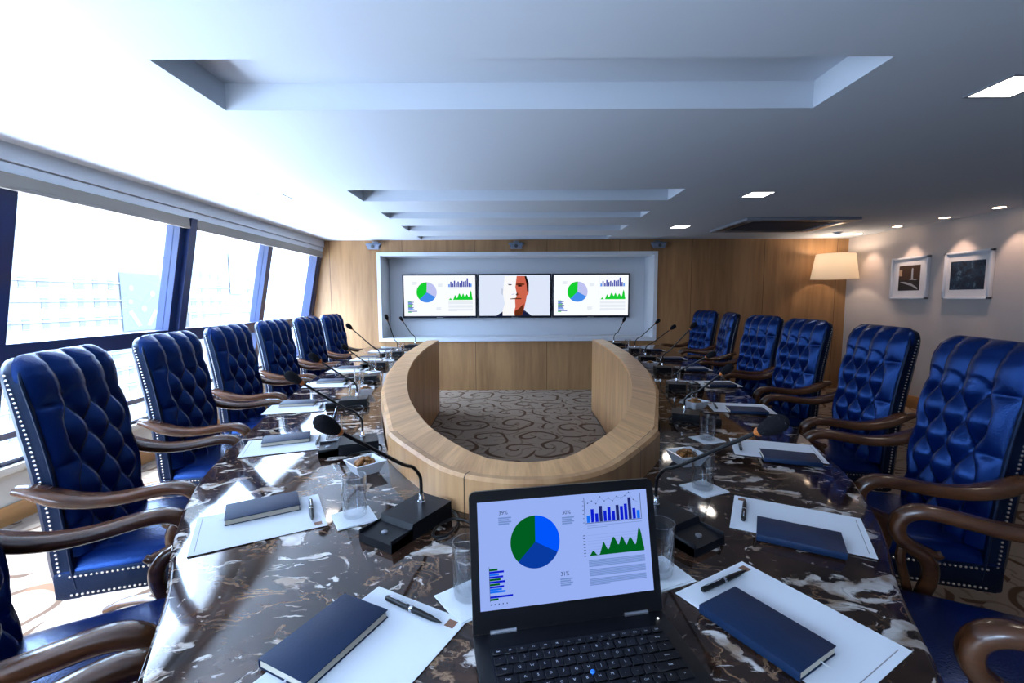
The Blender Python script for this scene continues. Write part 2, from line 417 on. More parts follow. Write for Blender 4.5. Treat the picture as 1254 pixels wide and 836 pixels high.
m = MB(); m.box((FX0, YF - .052, FZ0), (FX1, YF - .046, FZ1)); m.build('glass_pane', M['pane'], w)
m = MB()
m.box((XL - .1, YF, 0), (XL, YB, .34)); m.box((XL - .16, YF, .30), (XL + .03, YB, .345), .004)
struct(m.build('wall_left', M['lowwall']))
m = MB(); m.box((XL, YF, 0), (XL + .018, YB, .115), .004); struct(m.build('baseboard_left', M['board']))
m = MB(); m.box((XR - .02, YF, 0), (XR, YB, .15), .004); struct(m.build('baseboard_right', M['board']))
# back wall: veneer with an opening for the screen niche
RX0, RX1, RZ0, RZ1, RD = -1.915, 2.075, .715, 1.985, .45
m = MB()

Tx = Matrix(((1, 0, 0, 0), (0, 0, 1, 0), (0, 1, 0, 0), (0, 0, 0, 1)))
m.prism([(-3.1, 0), (RX0, 0), (RX0, CZ + .3), (-2.72, CZ + .3), (xw(1.95) - .03, 2.0), (xw(.35) - .03, .35)], YB, YB + .08, 0, Tx)
m.box((RX1, YB, 0), (XR + .1, YB + .08, CZ + .3))
m.box((RX0, YB, 0), (RX1, YB + .08, RZ0)); m.box((RX0, YB, RZ1), (RX1, YB + .08, CZ + .3))
struct(m.build('wall_back', M['veneer']))
m = MB(); t = .05
for lo, hi in (((RX0, RZ0), (RX1, RZ0 + t)), ((RX0, RZ1 - t), (RX1, RZ1)), ((RX0, RZ0), (RX0 + t, RZ1)), ((RX1 - t, RZ0), (RX1, RZ1))):
    dz = t if lo[0] == hi[0] - t or abs(hi[0] - lo[0] - t) < 1e-6 else 0
    m.box((lo[0], YB - .02, lo[1] + dz), (hi[0], YB + RD, hi[1] - dz))
m.box((RX0, YB + RD, RZ0), (RX1, YB + RD + .03, RZ1))
struct(m.build('trim_1', M['white']))
# pelmet above the windows (two steps)
m = MB(); m.box((XL - .2, YF, 2.06), (-2.655, YB, CZ)); m.box((XL - .2, YF, 2.0), (-2.675, YB, 2.055)); m.box((XL - .2, YF, 2.05), (-2.70, YB, 2.07)); m.box((XL - .3, YF, CZ), (XL - .05, YB, CZ + .3))
struct(m.build('trim_2', M['white']))
# windows, leaning inwards towards the top
bays = [(-1.6, -.16), (-.16, 1.18), (1.18, 2.52), (2.52, 3.89), (3.89, 5.20), (5.20, 6.46)]
def bar(m, y0, y1, z0, z1, d0, d1):
    """bar in the window plane, d = depth behind / in front of it"""
    P = []
    for y in (y0, y1):
        for z in (z0, z1):
            for d in (-d0, d1): P.append((xw(z) + d, y, z))
    m.add(P, [(0, 1, 3, 2), (4, 6, 7, 5), (0, 4, 5, 1), (2, 3, 7, 6), (0, 2, 6, 4), (1, 5, 7, 3)])
for i, (y0, y1) in enumerate(bays):
    w = empty('window_%d' % (i + 1), (0, 0, 0), kind='structure')
    wl = .10 if i == 4 else .045; wr = .10 if i == 3 else .045
    m = MB()
    bar(m, y0, y0 + wl, .345, 2.0, .06, .05); bar(m, y1 - wr, y1, .345, 2.0, .06, .05)
    if i in (3, 4):
        yy = y1 if i == 3 else y0
        bar(m, yy - .035 if i == 3 else yy, yy if i == 3 else yy + .035, .345, 2.0, .06, .09)
    bar(m, y0 + wl, y1 - wr, .96, 1.075, .06, .045)
    bar(m, y0 + wl, y1 - wr, .345, .375, .06, .04)
    bar(m, y0 + wl, y1 - wr, .505, .545, .03, .03)
    bar(m, y0 + wl, y1 - wr, 1.95, 2.02, .06, .02)
    m.build('window_frame', M['frame'], w)
    for a, b_ in ((1.075, 1.95), (.375, .96)):
        m = MB(); bar(m, y0 + wl, y1 - wr, a, b_, .004, .004); m.build('glass_pane', M['pane'], w)
m = MB(); bar(m, 6.46, YB, .345, 2.0, .06, .06); struct(m.build('trim_3', M['frame']))
# roller blinds drawn up under the pelmet
for y0, y1, nm in ((YF, 3.86, 'grey roller blind rolled up under the pelmet, over the nearer windows'), (3.93, 6.52, 'grey roller blind rolled up under the pelmet, over the two farthest windows')):
    b0 = empty('roller_blind', (-2.622, y0, 1.9), 0, nm, 'blind', 'roller blinds')
    m = MB(); m.box((-.055, .01, .03), (-.045, y1 - y0 - .01, .1)); m.build('blind_fabric', M['blind'], b0)
    m = MB(); m.box((-.062, .01, .012), (-.038, y1 - y0 - .01, .034), .006); m.build('bottom_bar', M['blind'], b0)

# ------------------------------------------------------------------ outside: pale blocks across the street
def facade_building(name, label, x, y0, y1, z0, z1, cols, rows, skip, seed):
    r = empty(name, (x, (y0 + y1) / 2, z0), 0, label, 'building')
    m = MB(); hw = (y1 - y0) / 2
    m.box((-14, -hw, 0), (0, hw, z1 - z0)); 
    for k in range(1, 16):
        zz = k * 3.3
        if zz < z1 - z0: m.box((0, -hw, zz), (.25, hw, zz + .3))
    m.build('building_body', M['facade'], r)
    rr = random.Random(seed)
    m = MB(); m.box((-.02, -.55, 0), (.06, .55, 1.5), mat=0); m.box((.03, -.65, -.12), (.14, .65, 0), mat=1)
    src = None
    for cy in cols:
        for cz in rows:
            if skip(cy, cz) or rr.random() < .15: continue
            if src is None: src = m.build('window', [M['facade_win'], M['facade']], r); o = src
            else: o = src.copy(); COL.objects.link(o); o.parent = r
            o.location = (0, cy - (y0 + y1) / 2, cz - z0); o.scale = (1, rr.choice((1, 1, 1.7)), 1)
    return r
sk = lambda y, z: 86.5 < y < 98.5 and -6 < z < 9
bA = facade_building('apartment_building', 'pale apartment block with a tall grey-blue mural, outside the nearest window', -75, 62, 104, -45, 30,
                     [64 + 3.1 * k for k in range(13)], [-19.5 + 3.3 * k for k in range(8)], sk, 3)
m = MB(); m.box((0, -5, 0), (.12, 5, 11.2), mat=0)
for sx in (-1, 1):
    m.prism([(sx * 1.4 * a - .0, b_) for a, b_ in ((.5, .9), (1.1, .7), (2.6, 3.6), (2.0, 4.0))][::sx], .12, .16, 1, Matrix(((0, 0, 1, 0), (1, 0, 0, 0), (0, 1, 0, 0), (0, 0, 0, 1))))
for cy, cz, r_ in ((-2.6, 8.3, .5), (2.6, 7.2, .6), (-3.0, 5.6, .45), (.2, 4.2, .6)):
    m.prism([(cy + r_ * math.cos(a * PI / 6), cz + r_ * math.sin(a * PI / 6)) for a in range(12)], .12, .16, 1, Matrix(((0, 0, 1, 0), (1, 0, 0, 0), (0, 1, 0, 0), (0, 0, 0, 1))))
mu = m.build('mural_panel', [M['mural'], M['mural_light']], bA); mu.location = (.2, 92.5 - 83, 40.5); mu['label'] = 'grey-blue mural with pale beams'
bB = facade_building('office_building', 'pale block seen faintly through the second window', -78, 110, 142, -45, 22,
                     [112 + 3.4 * k for k in range(8)], [-9.6 + 3.3 * k for k in range(6)], lambda y, z: 125 < y < 135, 5)
m = MB(); m.box((0, -3.4, 0), (.12, 3.4, 11)); mu = m.build('mural_panel', M['mural_light'], bB); mu.location = (.2, 130 - 126, 48)

# ------------------------------------------------------------------ conference table
OUT = [(.0, .30), (.16, .305), (.30, .33), (.42, .42), (.52, .53), (.60, .62), (.725, .85), (.86, 1.05), (.97, 1.25), (1.06, 1.46), (1.165, 1.82), (1.265, 2.22),
       (1.34, 2.55), (1.45, 3.03), (1.57, 3.76), (1.70, 4.6), (1.79, 5.38), (1.80, 5.62)]
RO = [(.0, 1.146), (.08, 1.153), (.155, 1.182), (.24, 1.248), (.42, 1.50), (.515, 1.68), (.60, 1.93), (.755, 2.45), (.85, 2.91), (.93, 3.45), (1.0, 4.1), (1.04, 5.25)]
RI = [(.0, 1.276), (.105, 1.307), (.175, 1.38), (.257, 1.499), (.34, 1.64), (.418, 1.82), (.485, 2.0), (.552, 2.215), (.628, 2.51), (.71, 2.895), (.76, 3.2), (.818, 3.65), (.875, 4.42), (.89, 5.25)]
def resample(P, n):
    P = catmull([(x, y, 0) for x, y in P], 10)
    d = [0]
    for a, b_ in zip(P, P[1:]): d.append(d[-1] + (b_ - a).length)
    out = []; j = 0
    for k in range(n + 1):
        t = d[-1] * k / n
        while j < len(d) - 2 and d[j + 1] < t: j += 1
        u = (t - d[j]) / max(1e-9, d[j + 1] - d[j]); p = P[j].lerp(P[j + 1], min(1, u)); out.append((p.x, p.y))
    return out, d[-1]
NS = 72
def both(P):
    """right half (x>=0) -> whole U from the left end round the near end to the right end"""
    return [(AX - x, y) for x, y in P[:0:-1]] + [(AX + x, y) for x, y in P]
def strip(a, b_, prof, m, uvs=(1, 1), smooth=True):
    pass
outP, outL = resample(OUT, NS); roP, roL = resample(RO, NS); riP, riL = resample(RI, NS)
O, RO_, RI_ = both(outP), both(roP), both(riP)
def offset(P, d):
    res = []
    for i, (x, y) in enumerate(P):
        a = Vector(P[max(i - 1, 0)]); b_ = Vector(P[min(i + 1, len(P) - 1)]); t_ = (b_ - a).normalized()
        res.append((x + t_.y * d, y - t_.x * d))
    return res            # left end -> near end -> right end: positive d = outwards (right-hand side)
table = empty('conference_table', (AX, 2.9, 0), 0, 'large oval boardroom table of dark veined marble around a raised pale oak ring', 'table')
def to_local(mb, o):
    for i, v in enumerate(mb.v): mb.v[i] = v - Vector(o.location)
def loft(m, rings, closed_prof=True, ends=True, smooth=True, mat=0, uvlen=None, uvprof=None):
    """rings[i] = list of points of the profile at station i"""
    n = len(rings[0]); vs = [p for r in rings for p in r]; fs = []; uvs = []
    rng = n if closed_prof else n - 1
    if uvlen is None: uvlen = [i * .05 for i in range(len(rings))]
    for i in range(len(rings) - 1):
        for k in range(rng):
            fs.append((i * n + k, i * n + (k + 1) % n, (i + 1) * n + (k + 1) % n, (i + 1) * n + k))
            v0, v1 = (uvprof[k], uvprof[k + 1]) if uvprof else (k, k + 1)
            uvs.append(((uvlen[i], v0), (uvlen[i], v1), (uvlen[i + 1], v1), (uvlen[i + 1], v0)))
    if ends and closed_prof:
        fs.append(tuple(range(n - 1, -1, -1))); uvs.append([(0, 0)] * n)
        fs.append(tuple(range((len(rings) - 1) * n, len(rings) * n))); uvs.append([(0, 0)] * n)
    m.add(vs, fs, mat, smooth, uvs=uvs)
# marble top: profile with a moulded outer edge
edge = [(-.012, .712), (-.002, .716), (.004, .722), (.004, .728), (-.004, .731), (-.004, .735), (.000, .739), (-.002, .745), (-.010, .75)]
m = MB(); offs = {d: offset(O, d) for d, z in edge}
for i in range(len(O)):
    pass
rings = []
for i in range(len(O)):
    x2, y2 = RO_[i]
    ring = [(offs[d][i][0], max(offs[d][i][1], .2), z) for d, z in edge]
    ring += [(x2 * 1.0, y2 + .0, .75), (x2, y2, .712)]
    rings.append(ring)
loft(m, rings); to_local(m, table); m.build('marble_top', M['marble'], table)
# oak ring: rises above the marble and forms the inner wall down to the floor
def dists(P):
    d = [0]
    for a, b_ in zip(P, P[1:]): d.append(d[-1] + math.dist(a, b_))
    return d
# the outside of the ring is faceted
fac_idx = sorted(set([0, 6, 12, 19, 26, 33, 40, 47, 54, 60]))
def facet(P):
    c = len(P) // 2; res = list(P)
    ks = [12, 24, 33, 42, 52, 62, 72]
    for sgn in (-1, 1):
        for a, b_ in zip(ks, ks[1:]):
            A, B = P[c + sgn * a], P[c + sgn * b_]
            for k in range(a, b_ + 1):
                t_ = (k - a) / (b_ - a)
                res[c + sgn * k] = (A[0] + (B[0] - A[0]) * t_, A[1] + (B[1] - A[1]) * t_)
    return res
ROf = facet(RO_)
dd = dists(RO_)
m = MB(); rings = []
ro_in = offset(ROf, -.014)
for i in range(len(ROf)):
    a, b_, c = ROf[i], ro_in[i], RI_[i]
    rings.append([(a[0], a[1], .70), (a[0], a[1], .842), (b_[0], b_[1], .846), (b_[0], b_[1], .850), (c[0], c[1], .850), (c[0], c[1], .835)])
loft(m, rings, uvlen=dd, uvprof=[0, .14, .155, .16, .30, .315, .46], smooth=True); to_local(m, table); m.build('ring_rim', M['oak'], table)
m = MB(); rings = []
ri_out = offset(RI_, .03)
for i in range(len(RI_)):
    c, e = RI_[i], ri_out[i]
    rings.append([(c[0], c[1], .02), (c[0], c[1], .836), (e[0], e[1], .836), (e[0], e[1], .02)])
loft(m, rings, uvlen=dists(RI_), uvprof=[0, .82, .85, 1.67, 1.7]); to_local(m, table); m.build('inner_panelling', M['oak_side'], table)
# the near curved front block of the ring with its raised lip
c0 = len(RO_) // 2
m = MB(); rings = []; idx = range(c0 - 11, c0 + 12)
po, pi_ = offset(RO_, .016), offset(RO_, -.012)
for i in idx:
    a, b_ = po[i], pi_[i]
    rings.append([(a[0], a[1], .7505), (a[0], a[1], .846), (a[0] * .7 + b_[0] * .3, a[1] * .7 + b_[1] * .3, .855), (b_[0], b_[1], .855), (b_[0], b_[1], .849), (b_[0], b_[1], .7505)])
loft(m, rings, uvlen=[dd[i] for i in idx], uvprof=[0, .1, .11, .12, .13, .23, .26]); to_local(m, table)
for i, p in enumerate(m.v): pass
m.build('front_block', M['oak_side'], table)
m = MB(); rings = []
g0, g1 = offset(RO_, -.0125), offset(RO_, -.018)
for i in idx:
    a, b_ = g0[i], g1[i]
    rings.append([(a[0], a[1], .845), (a[0], a[1], .8508), (b_[0], b_[1], .8508), (b_[0], b_[1], .845)])
loft(m, rings); to_local(m, table); m.build('groove', M['darkwood'], table)
# dark panelled base under the marble
m = MB(); rings = []
ob = offset(RO_, .14)
for i in range(len(RO_)):
    a = ob[i]; b_ = offset(RO_, .10)[i] if False else (a[0] * .97 + AX * .03, a[1] + .02)
    rings.append([(a[0], a[1], .02), (a[0], a[1], .711), (b_[0], b_[1], .711), (b_[0], b_[1], .02)])
loft(m, rings); to_local(m, table); m.build('base_panel', M['darkwood'], table)
m = MB(); rings = []
for i in range(len(RO_)):
    a = ob[i]; c = RI_[i]
    rings.append([(a[0], a[1], 0), (a[0], a[1], .0195), (c[0], c[1], .0195), (c[0], c[1], 0)])
loft(m, rings); to_local(m, table); m.build('plinth', M['darkwood'], table)

# ------------------------------------------------------------------ chair
def xb(z):
    """front face of the backrest frame at height z"""
    t_ = (z - .44) / .70
    return -.205 - .095 * t_ - .018 * math.sin(PI * min(max(t_, 0), 1)) * -1.0
HB = 1.14; HW = .25
def make_chair():
    root = empty('boardroom_armchair')
    # --- tufted cushion
    nu, nv = 64, 100; z0, z1 = .47, HB + .008; w = HW + .001
    px, py = .13, .20
    def outline(v):                         # half width shrinks in the rounded top corners
        zz = z0 + v * (z1 - z0); r = .07; d = z1 - zz
        return w - (r - math.sqrt(max(0, r * r - (r - d) ** 2)) if d < r else 0) - .01 * (1 - v)
    vs = []; fs = []
    for j in range(nv + 1):
        v = j / nv; v = 1 - (1 - v) ** 1.25
        zz = z0 + v * (z1 - z0)
        for i in range(nu + 1):
            u = 2 * i / nu - 1; u = math.copysign(1 - (1 - abs(u)) ** 1.3, u)
            y = u * outline(v)
            e = (1 - abs(u) ** 4.5) ** .55 * (1 - max(0, (v - .86) / .14) ** 2.2 * .95) ** .8
            h = .068 * e
            Y = y; Z = zz - .58
            a = Y / px + Z / py; b_ = Y / px - Z / py
            inside = min(1, max(0, (.205 - abs(Y)) / .03))
            ztop = .98
            sa, sb = abs(math.sin(PI * a)), abs(math.sin(PI * b_))
            rv_ = lambda q_: (math.sqrt(q_ * q_ + .03) - .1732) / .8417
            puff = (rv_(sa) * rv_(sb)) ** .62
            if zz > ztop:                   # straight pleats running over the top
                t_ = min(1, (zz - ztop) / .05)
                pl = abs(math.sin(PI * (Y / px + (ztop - .60 + .02) / py))) if False else abs(math.sin(PI * (Y / px)))
                puff = puff * (1 - t_) + (rv_(pl) ** .62) * t_
            if abs(Y) > .172:               # side margin: only sparse horizontal pleats
                t_ = min(1, (abs(Y) - .172) / .03)
                pl = abs(math.sin(PI * (Z / py + .0))) ** .22
                puff = puff * (1 - t_) + pl * t_
            h -= .040 * (1 - puff) * min(1, e * 1.3)
            # buttons
            ra, rb = a - round(a), b_ - round(b_)
            if zz < ztop + .03 and abs(Y) < .19: h -= .012 * math.exp(-(ra * ra + rb * rb) / .012)
            vs.append((xb(zz) + h, y, zz + (.012 * e * puff if v > .93 else 0)))
    n = nu + 1
    for j in range(nv):
        for i in range(nu): fs.append((j * n + i, j * n + i + 1, (j + 1) * n + i + 1, (j + 1) * n + i))
    # close to the back
    bnd = [i for i in range(n)] + [j * n + nu for j in range(1, nv + 1)] + [nv * n + i for i in range(nu - 1, -1, -1)] + [j * n for j in range(nv - 1, 0, -1)]
    base = len(vs)
    for k in bnd: x, y, zz = vs[k]; vs.append((xb(zz) - .008, y, zz))
    for k in range(len(bnd)):
        k2 = (k + 1) % len(bnd); fs.append((bnd[k], bnd[k2], base + k2, base + k))
    m = MB(); m.add(vs, fs, 0, True); m.build('backrest', M['leather'], root)
    # --- outer shell, runs down beside the seat to the bottom rail
    m = MB(); rings = []
    zs = [.335, .37] + [.42 + k * .04 for k in range(16)] + [1.065, 1.09, 1.11, 1.12, 1.13, HB - .004]
    for zz in zs:
        d = HB - .004 - zz; r = .075
        hw = HW - (r - math.sqrt(max(0, r * r - (r - d) ** 2)) if d < r else 0)
        x0 = xb(zz); th = .062 - .012 * max(0, (zz - .9) / .24)
        c = .02
        rings.append([(x0 + .012, -hw + .004, zz), (x0 + .008, -hw, zz), (x0 - th + c, -hw, zz), (x0 - th, -hw + c, zz), (x0 - th - .012, 0, zz), (x0 - th, hw - c, zz), (x0 - th + c, hw, zz), (x0 + .008, hw, zz), (x0 + .012, hw - .004, zz), (x0 + .006, 0, zz)])
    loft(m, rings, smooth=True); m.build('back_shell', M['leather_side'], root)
    # --- piping along the front edge of the shell
    m = MB()
    for s in (-1, 1):
        pts = []
        for zz in zs[1:]:
            d = HB - .004 - zz; r = .075
            hw = HW - (r - math.sqrt(max(0, r * r - (r - d) ** 2)) if d < r else 0)
            pts.append((xb(zz) + .008, s * (hw + .001), zz))
        m.tube(pts, .0055, 6)
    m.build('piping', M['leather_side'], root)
    # --- rows of stud heads on the sides and along the seat rail
    def stud(m, p, nrm):
        nrm = Vector(nrm).normalized(); q_ = nrm.to_track_quat('Z', 'Y').to_matrix().to_4x4()
        m.lathe([(.0052, 0), (.0040, .0026), (0, .0036)], 6, 0, Matrix.Translation(p) @ q_)
    def row(m): m.build('stud_trim', M['stud'], root)
    for s in (-1, 1):
        m = MB(); zz = .35
        while zz < 1.09:
            stud(m, (xb(zz) - .026, s * (HW + .0005), zz), (0, s, 0)); zz += .0145
        row(m)
        for h in (.415, .352):
            m = MB(); xx = -.20
            while xx < .24: stud(m, (xx, s * .2555, h), (0, s, 0)); xx += .0145
            row(m)
    for h in (.415, .352):
        m = MB(); yy = -.24
        while yy <= .241: stud(m, (.2655, yy, h), (1, 0, 0)); yy += .0145
        row(m)
    # --- seat
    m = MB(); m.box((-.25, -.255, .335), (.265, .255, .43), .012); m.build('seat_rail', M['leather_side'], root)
    m = MB(); vs = []; fs = []; k_ = 20
    for j in range(k_ + 1):
        for i in range(k_ + 1):
            u = 2 * i / k_ - 1; v = 2 * j / k_ - 1
            e = ((1 - abs(u) ** 6) * (1 - abs(v) ** 6)) ** .5
            vs.append((.015 + u * .255, v * .25, .432 + .045 * e + .014 * (1 - u * u) * (1 - v * v)))
    for j in range(k_):
        for i in range(k_): fs.append((j * (k_ + 1) + i, j * (k_ + 1) + i + 1, (j + 1) * (k_ + 1) + i + 1, (j + 1) * (k_ + 1) + i))
    n = k_ + 1
    bnd = list(range(n)) + [j * n + k_ for j in range(1, n)] + [k_ * n + i for i in range(k_ - 1, -1, -1)] + [j * n for j in range(k_ - 1, 0, -1)]
    base = len(vs); vs += [(vs[k][0], vs[k][1], .41) for k in bnd]
    fs += [(bnd[k], bnd[(k + 1) % len(bnd)], base + (k + 1) % len(bnd), base + k) for k in range(len(bnd))]
    m.add(vs, fs, 0, True); m.build('seat_cushion', M['leather'], root)
    # --- carved arms
    ctr = [(-.30, .735), (-.25, .722), (-.19, .694), (-.12, .676), (-.04, .673), (.04, .682), (.10, .689), (.145, .684), (.176, .662), (.186, .63), (.176, .598), (.150, .574), (.120, .556), (.104, .525), (.104, .48), (.118, .43), (.13, .385)]
    wid = [.030, .052, .056, .046, .040, .038, .038, .038, .037, .036, .035, .034, .033, .032, .030, .028, .027]
    thk = [.012, .018, .022, .022, .021, .021, .021, .021, .021, .022, .021, .021, .022, .022, .020, .018, .017]
    P = catmull([(x, 0, z) for x, z in ctr], 5); Wd = catmull([(a, b_, 0) for a, b_ in zip(wid, thk)], 5)
    for s in (-1, 1):
        m = MB(); rings = []
        for i, p in enumerate(P):
            d = (P[min(i + 1, len(P) - 1)] - P[max(i - 1, 0)]).normalized(); nr = Vector((-d.z, 0, d.x))
            ww, tt = Wd[i].x / 1.35, Wd[i].y
            cy = s * (.282 - (.012 if i < 8 else 0) * 0)
            ring = []
            for k in range(14):
                a = 2 * PI * k / 14; ca, sa = math.cos(a), math.sin(a)
                ring.append(p + Vector((0, cy + math.copysign(abs(ca) ** .65, ca) * ww, 0)) + nr * (math.copysign(abs(sa) ** .75, sa) * tt))
            rings.append(ring)
        loft(m, rings, smooth=True)
        # the scroll tip that kicks back inside the curve
        tip = catmull([(.150, 0, .574), (.118, 0, .566), (.092, 0, .562), (.078, 0, .570)], 5)
        m.tube([p + Vector((0, s * .282, 0)) for p in tip], [.022 - .0115 * k / (len(tip) - 1) for k in range(len(tip))], 10)
        # inner second post
        post = catmull([(.165, 0, .60), (.172, 0, .54), (.160, 0, .48), (.150, 0, .43), (.15, 0, .39)], 4)
        m.tube([p + Vector((0, s * .282, 0)) for p in post], .013, 8)
        m.build('armrest', M['mahogany'], root)
    # --- swivel base
    m = MB(); m.lathe([(.12, .30), (.12, .335)], 20); m.lathe([(.028, .10), (.028, .30)], 16); m.lathe([(.05, .075), (.05, .15), (.034, .17)], 16); m.build('column', M['black'], root)
    leg0 = cas0 = None
    for k in range(5):
        a = 2 * PI * k / 5 + .3
        if leg0 is None:
            m = MB(); pts = catmull([(.03, 0, .125), (.12, 0, .13), (.22, 0, .11), (.30, 0, .075)], 4)
            m.tube(pts, [.028 - .010 * i / (len(pts) - 1) for i in range(len(pts))], 10, flat=.8); leg0 = m.build('leg', M['mahogany'], root)
            m = MB(); m.tube([(.30, 0, .075), (.30, 0, .05)], .008, 8)
            for s in (-1, 1): m.lathe([(0, -.009), (.022, -.008), (.025, 0), (.022, .008), (0, .009)], 16, 0, Matrix.Translation((.315, s * .013, .025)) @ Matrix.Rotation(PI / 2, 4, 'X'))
            cas0 = m.build('caster', M['black'], leg0); lg = leg0
        else:
            lg = leg0.copy(); COL.objects.link(lg); cs = cas0.copy(); COL.objects.link(cs); cs.parent = lg
        lg.rotation_euler = (0, 0, a)
    return root
CH = [  # x, y, angle, lift, label
    (-.575, .44, 44, 0, 'blue leather armchair, window side, nearest the camera, one arm at the lower left edge'),
    (-1.005, .985, 30, 0, 'blue leather armchair, window side, its seat and both arms in the lower left corner'),
    (-1.345, 1.725, 17.5, 0, 'tufted blue leather armchair, window side, nearest whole back showing'),
    (-1.557, 2.489, 9, 0, 'tufted blue leather armchair on the window side, second whole back from the camera'),
    (-1.726, 3.262, 5, 0, 'tufted blue leather armchair on the window side, third whole back from the camera'),
    (-1.818, 4.033, 1, 0, 'tufted blue leather armchair on the window side, fourth whole back from the camera'),
    (-1.861, 4.788, -1, 0, 'tufted blue leather armchair on the window side, second from the screen wall'),
    (-1.90, 5.54, -1, 0, 'tufted blue leather armchair on the window side, farthest, against the pale end wall'),
    (1.19, .985, 151, .0, 'blue leather armchair, picture-wall side, only its arms show in the lower right corner'),
    (1.45, 1.73, 163.5, .02, 'large tufted blue leather armchair at the right edge, under the dark blue framed picture'),
    (1.712, 2.507, 170, .02, 'tufted blue leather armchair on the picture-wall side, second back from the right edge'),
    (1.87, 3.35, 178, .015, 'tufted blue leather armchair on the picture-wall side, third back from the right edge'),
    (1.973, 4.085, 182, .015, 'tufted blue leather armchair on the picture-wall side, fourth back from the right edge'),
    (2.116, 5.063, 165, .015, 'tufted blue leather armchair turned narrow, between two others at the far right end'),
    (2.19, 5.80, 187, .015, 'tufted blue leather armchair on the picture-wall side, farthest, nearest the screens'),
]
proto = make_chair()
for i, (x, y, a, lift, lab) in enumerate(CH):
    c = proto if i == 0 else copy_tree(proto)
    c.location = (x, y, 0); c.rotation_euler = (0, 0, math.radians(a)); tag(c, lab, 'chair', 'boardroom armchairs')
    if lift: c.scale = (1, 1, 1 + lift / 1.14)

# ------------------------------------------------------------------ place settings
ZT = .7508
seatsR = [(.478, .757, -60), (.718, 1.105, -29), (.985, 1.663, -20), (1.18, 2.32, -12), (1.345, 3.0, -4), (1.44, 3.65, -3), (1.49, 4.30, -2), (1.52, 5.0, 0)]
seatsL = [(-.243, .677, 242), (-.648, 1.125, 209), (-.895, 1.75, 200), (-1.135, 2.36, 194), (-1.235, 3.03, 185), (-1.33, 3.65, 183), (-1.38, 4.33, 181), (-1.42, 5.0, 180)]
ORD = ['nearest', 'second', 'third', 'fourth', 'fifth', 'sixth', 'seventh', 'farthest']
def side_txt(s): return 'window side' if s == 'L' else 'picture-wall side'
# prototypes, local frame: +x outwards to the sitter, +y to the sitter's left
def make_sheet():
    r = empty('paper_sheet')
    m = MB(); m.box((-.1465, -.105, .0), (.1465, .105, .0012), mat=1); m.box((-.1465, -.105, .0012), (.1465, .105, .0022)); m.build('sheet', [M['paper'], M['board_edge']], r)
    m = MB(); m.box((-.136, .075, .0022), (-.118, .093, .0024)); o = m.build('printed_emblem', [M['logo'], M['paper']], r)
    m = MB(); m.box((.133, -.09, .0022), (.1345, .09, .0024)); m.build('printed_line', M['ink'], r)
    return r
def make_note():
    r = empty('notebook')
    hx, hy, t_ = .0875, .0525, .0155
    m = MB(); m.box((-hx, -hy, 0), (hx, hy, .0018), .0008); m.box((-hx, -hy, t_ - .002), (hx, hy, t_), .0009); m.box((-hx, -hy, 0), (hx, -hy + .003, t_), .0012); m.build('cover', M['note'], r)
    m = MB(); m.box((-hx + .003, -hy + .003, .0018), (hx - .002, hy - .002, t_ - .002)); m.build('page_block', M['pages'], r)
    m = MB(); m.tube([(hx - .004, .01, .006), (hx + .004, .011, .004), (hx + .012, .014, .0035)], .0022, 6, flat=.4); m.build('ribbon', M['ribbon'], r)
    return r
def make_pen():
    r = empty('pen')
    T = Matrix.Translation((0, 0, .0055)) @ Matrix.Rotation(-PI / 2, 4, 'X')
    m = MB(); m.lathe([(.0010, -.068), (.0022, -.062), (.0046, -.045), (.0054, -.01), (.0054, .062), (.004, .066), (0, .067)], 14, 0, T); m.build('barrel', M['black'], r)
    m = MB(); m.lathe([(.0056, -.001), (.0058, 0), (.0058, .004), (.0056, .005)], 14, 0, T); m.build('ring', M['chrome'], r)
    m = MB(); m.box((-.0014, .012, .0112), (.0014, .056, .0125), .0005); m.box((-.0014, .052, .008), (.0014, .056, .0122)); m.build('clip', M['chrome'], r)
    return r
def make_glass():
    R_, H_ = .0305, .108
    m = MB(); m.lathe([(0, 0), (R_ - .004, 0), (R_ - .002, .002), (R_, .02), (R_ + .001, H_), (R_ - .0015, H_), (R_ - .0025, .02), (R_ - .006, .012), (0, .011)], 32)
    return m.build('drinking_glass', M['glass'])
def make_napkin():
    m = MB(); s = .05
    m.prism([(-s, -s), (s, -s), (s, s), (-s, s)], 0, .0015)
    m.prism([(-s + .003, -s + .002), (s - .001, -s + .004), (s - .004, s - .001), (-s + .001, s - .003)], .0015, .003)
    return m.build('paper_napkin', M['napkin'])
def make_bowl():
    m = MB(); A = .052; Bq = .033; H_ = .04; t_ = .005
    rings = [[(sx * a, sy * a, z) for sx, sy in ((-1, -1), (1, -1), (1, 1), (-1, 1))] for a, z in ((Bq, 0), (A, H_), (A - t_, H_), (Bq - t_ + .002, .006))]
    vs = [p for r in rings for p in r]; fs = [(3, 2, 1, 0), (12, 13, 14, 15)]
    for i in range(3):
        for k in range(4): fs.append((i * 4 + k, i * 4 + (k + 1) % 4, i * 4 + 4 + (k + 1) % 4, i * 4 + 4 + k))
    m.add(vs, fs); return m.build('snack_bowl', M['china'])
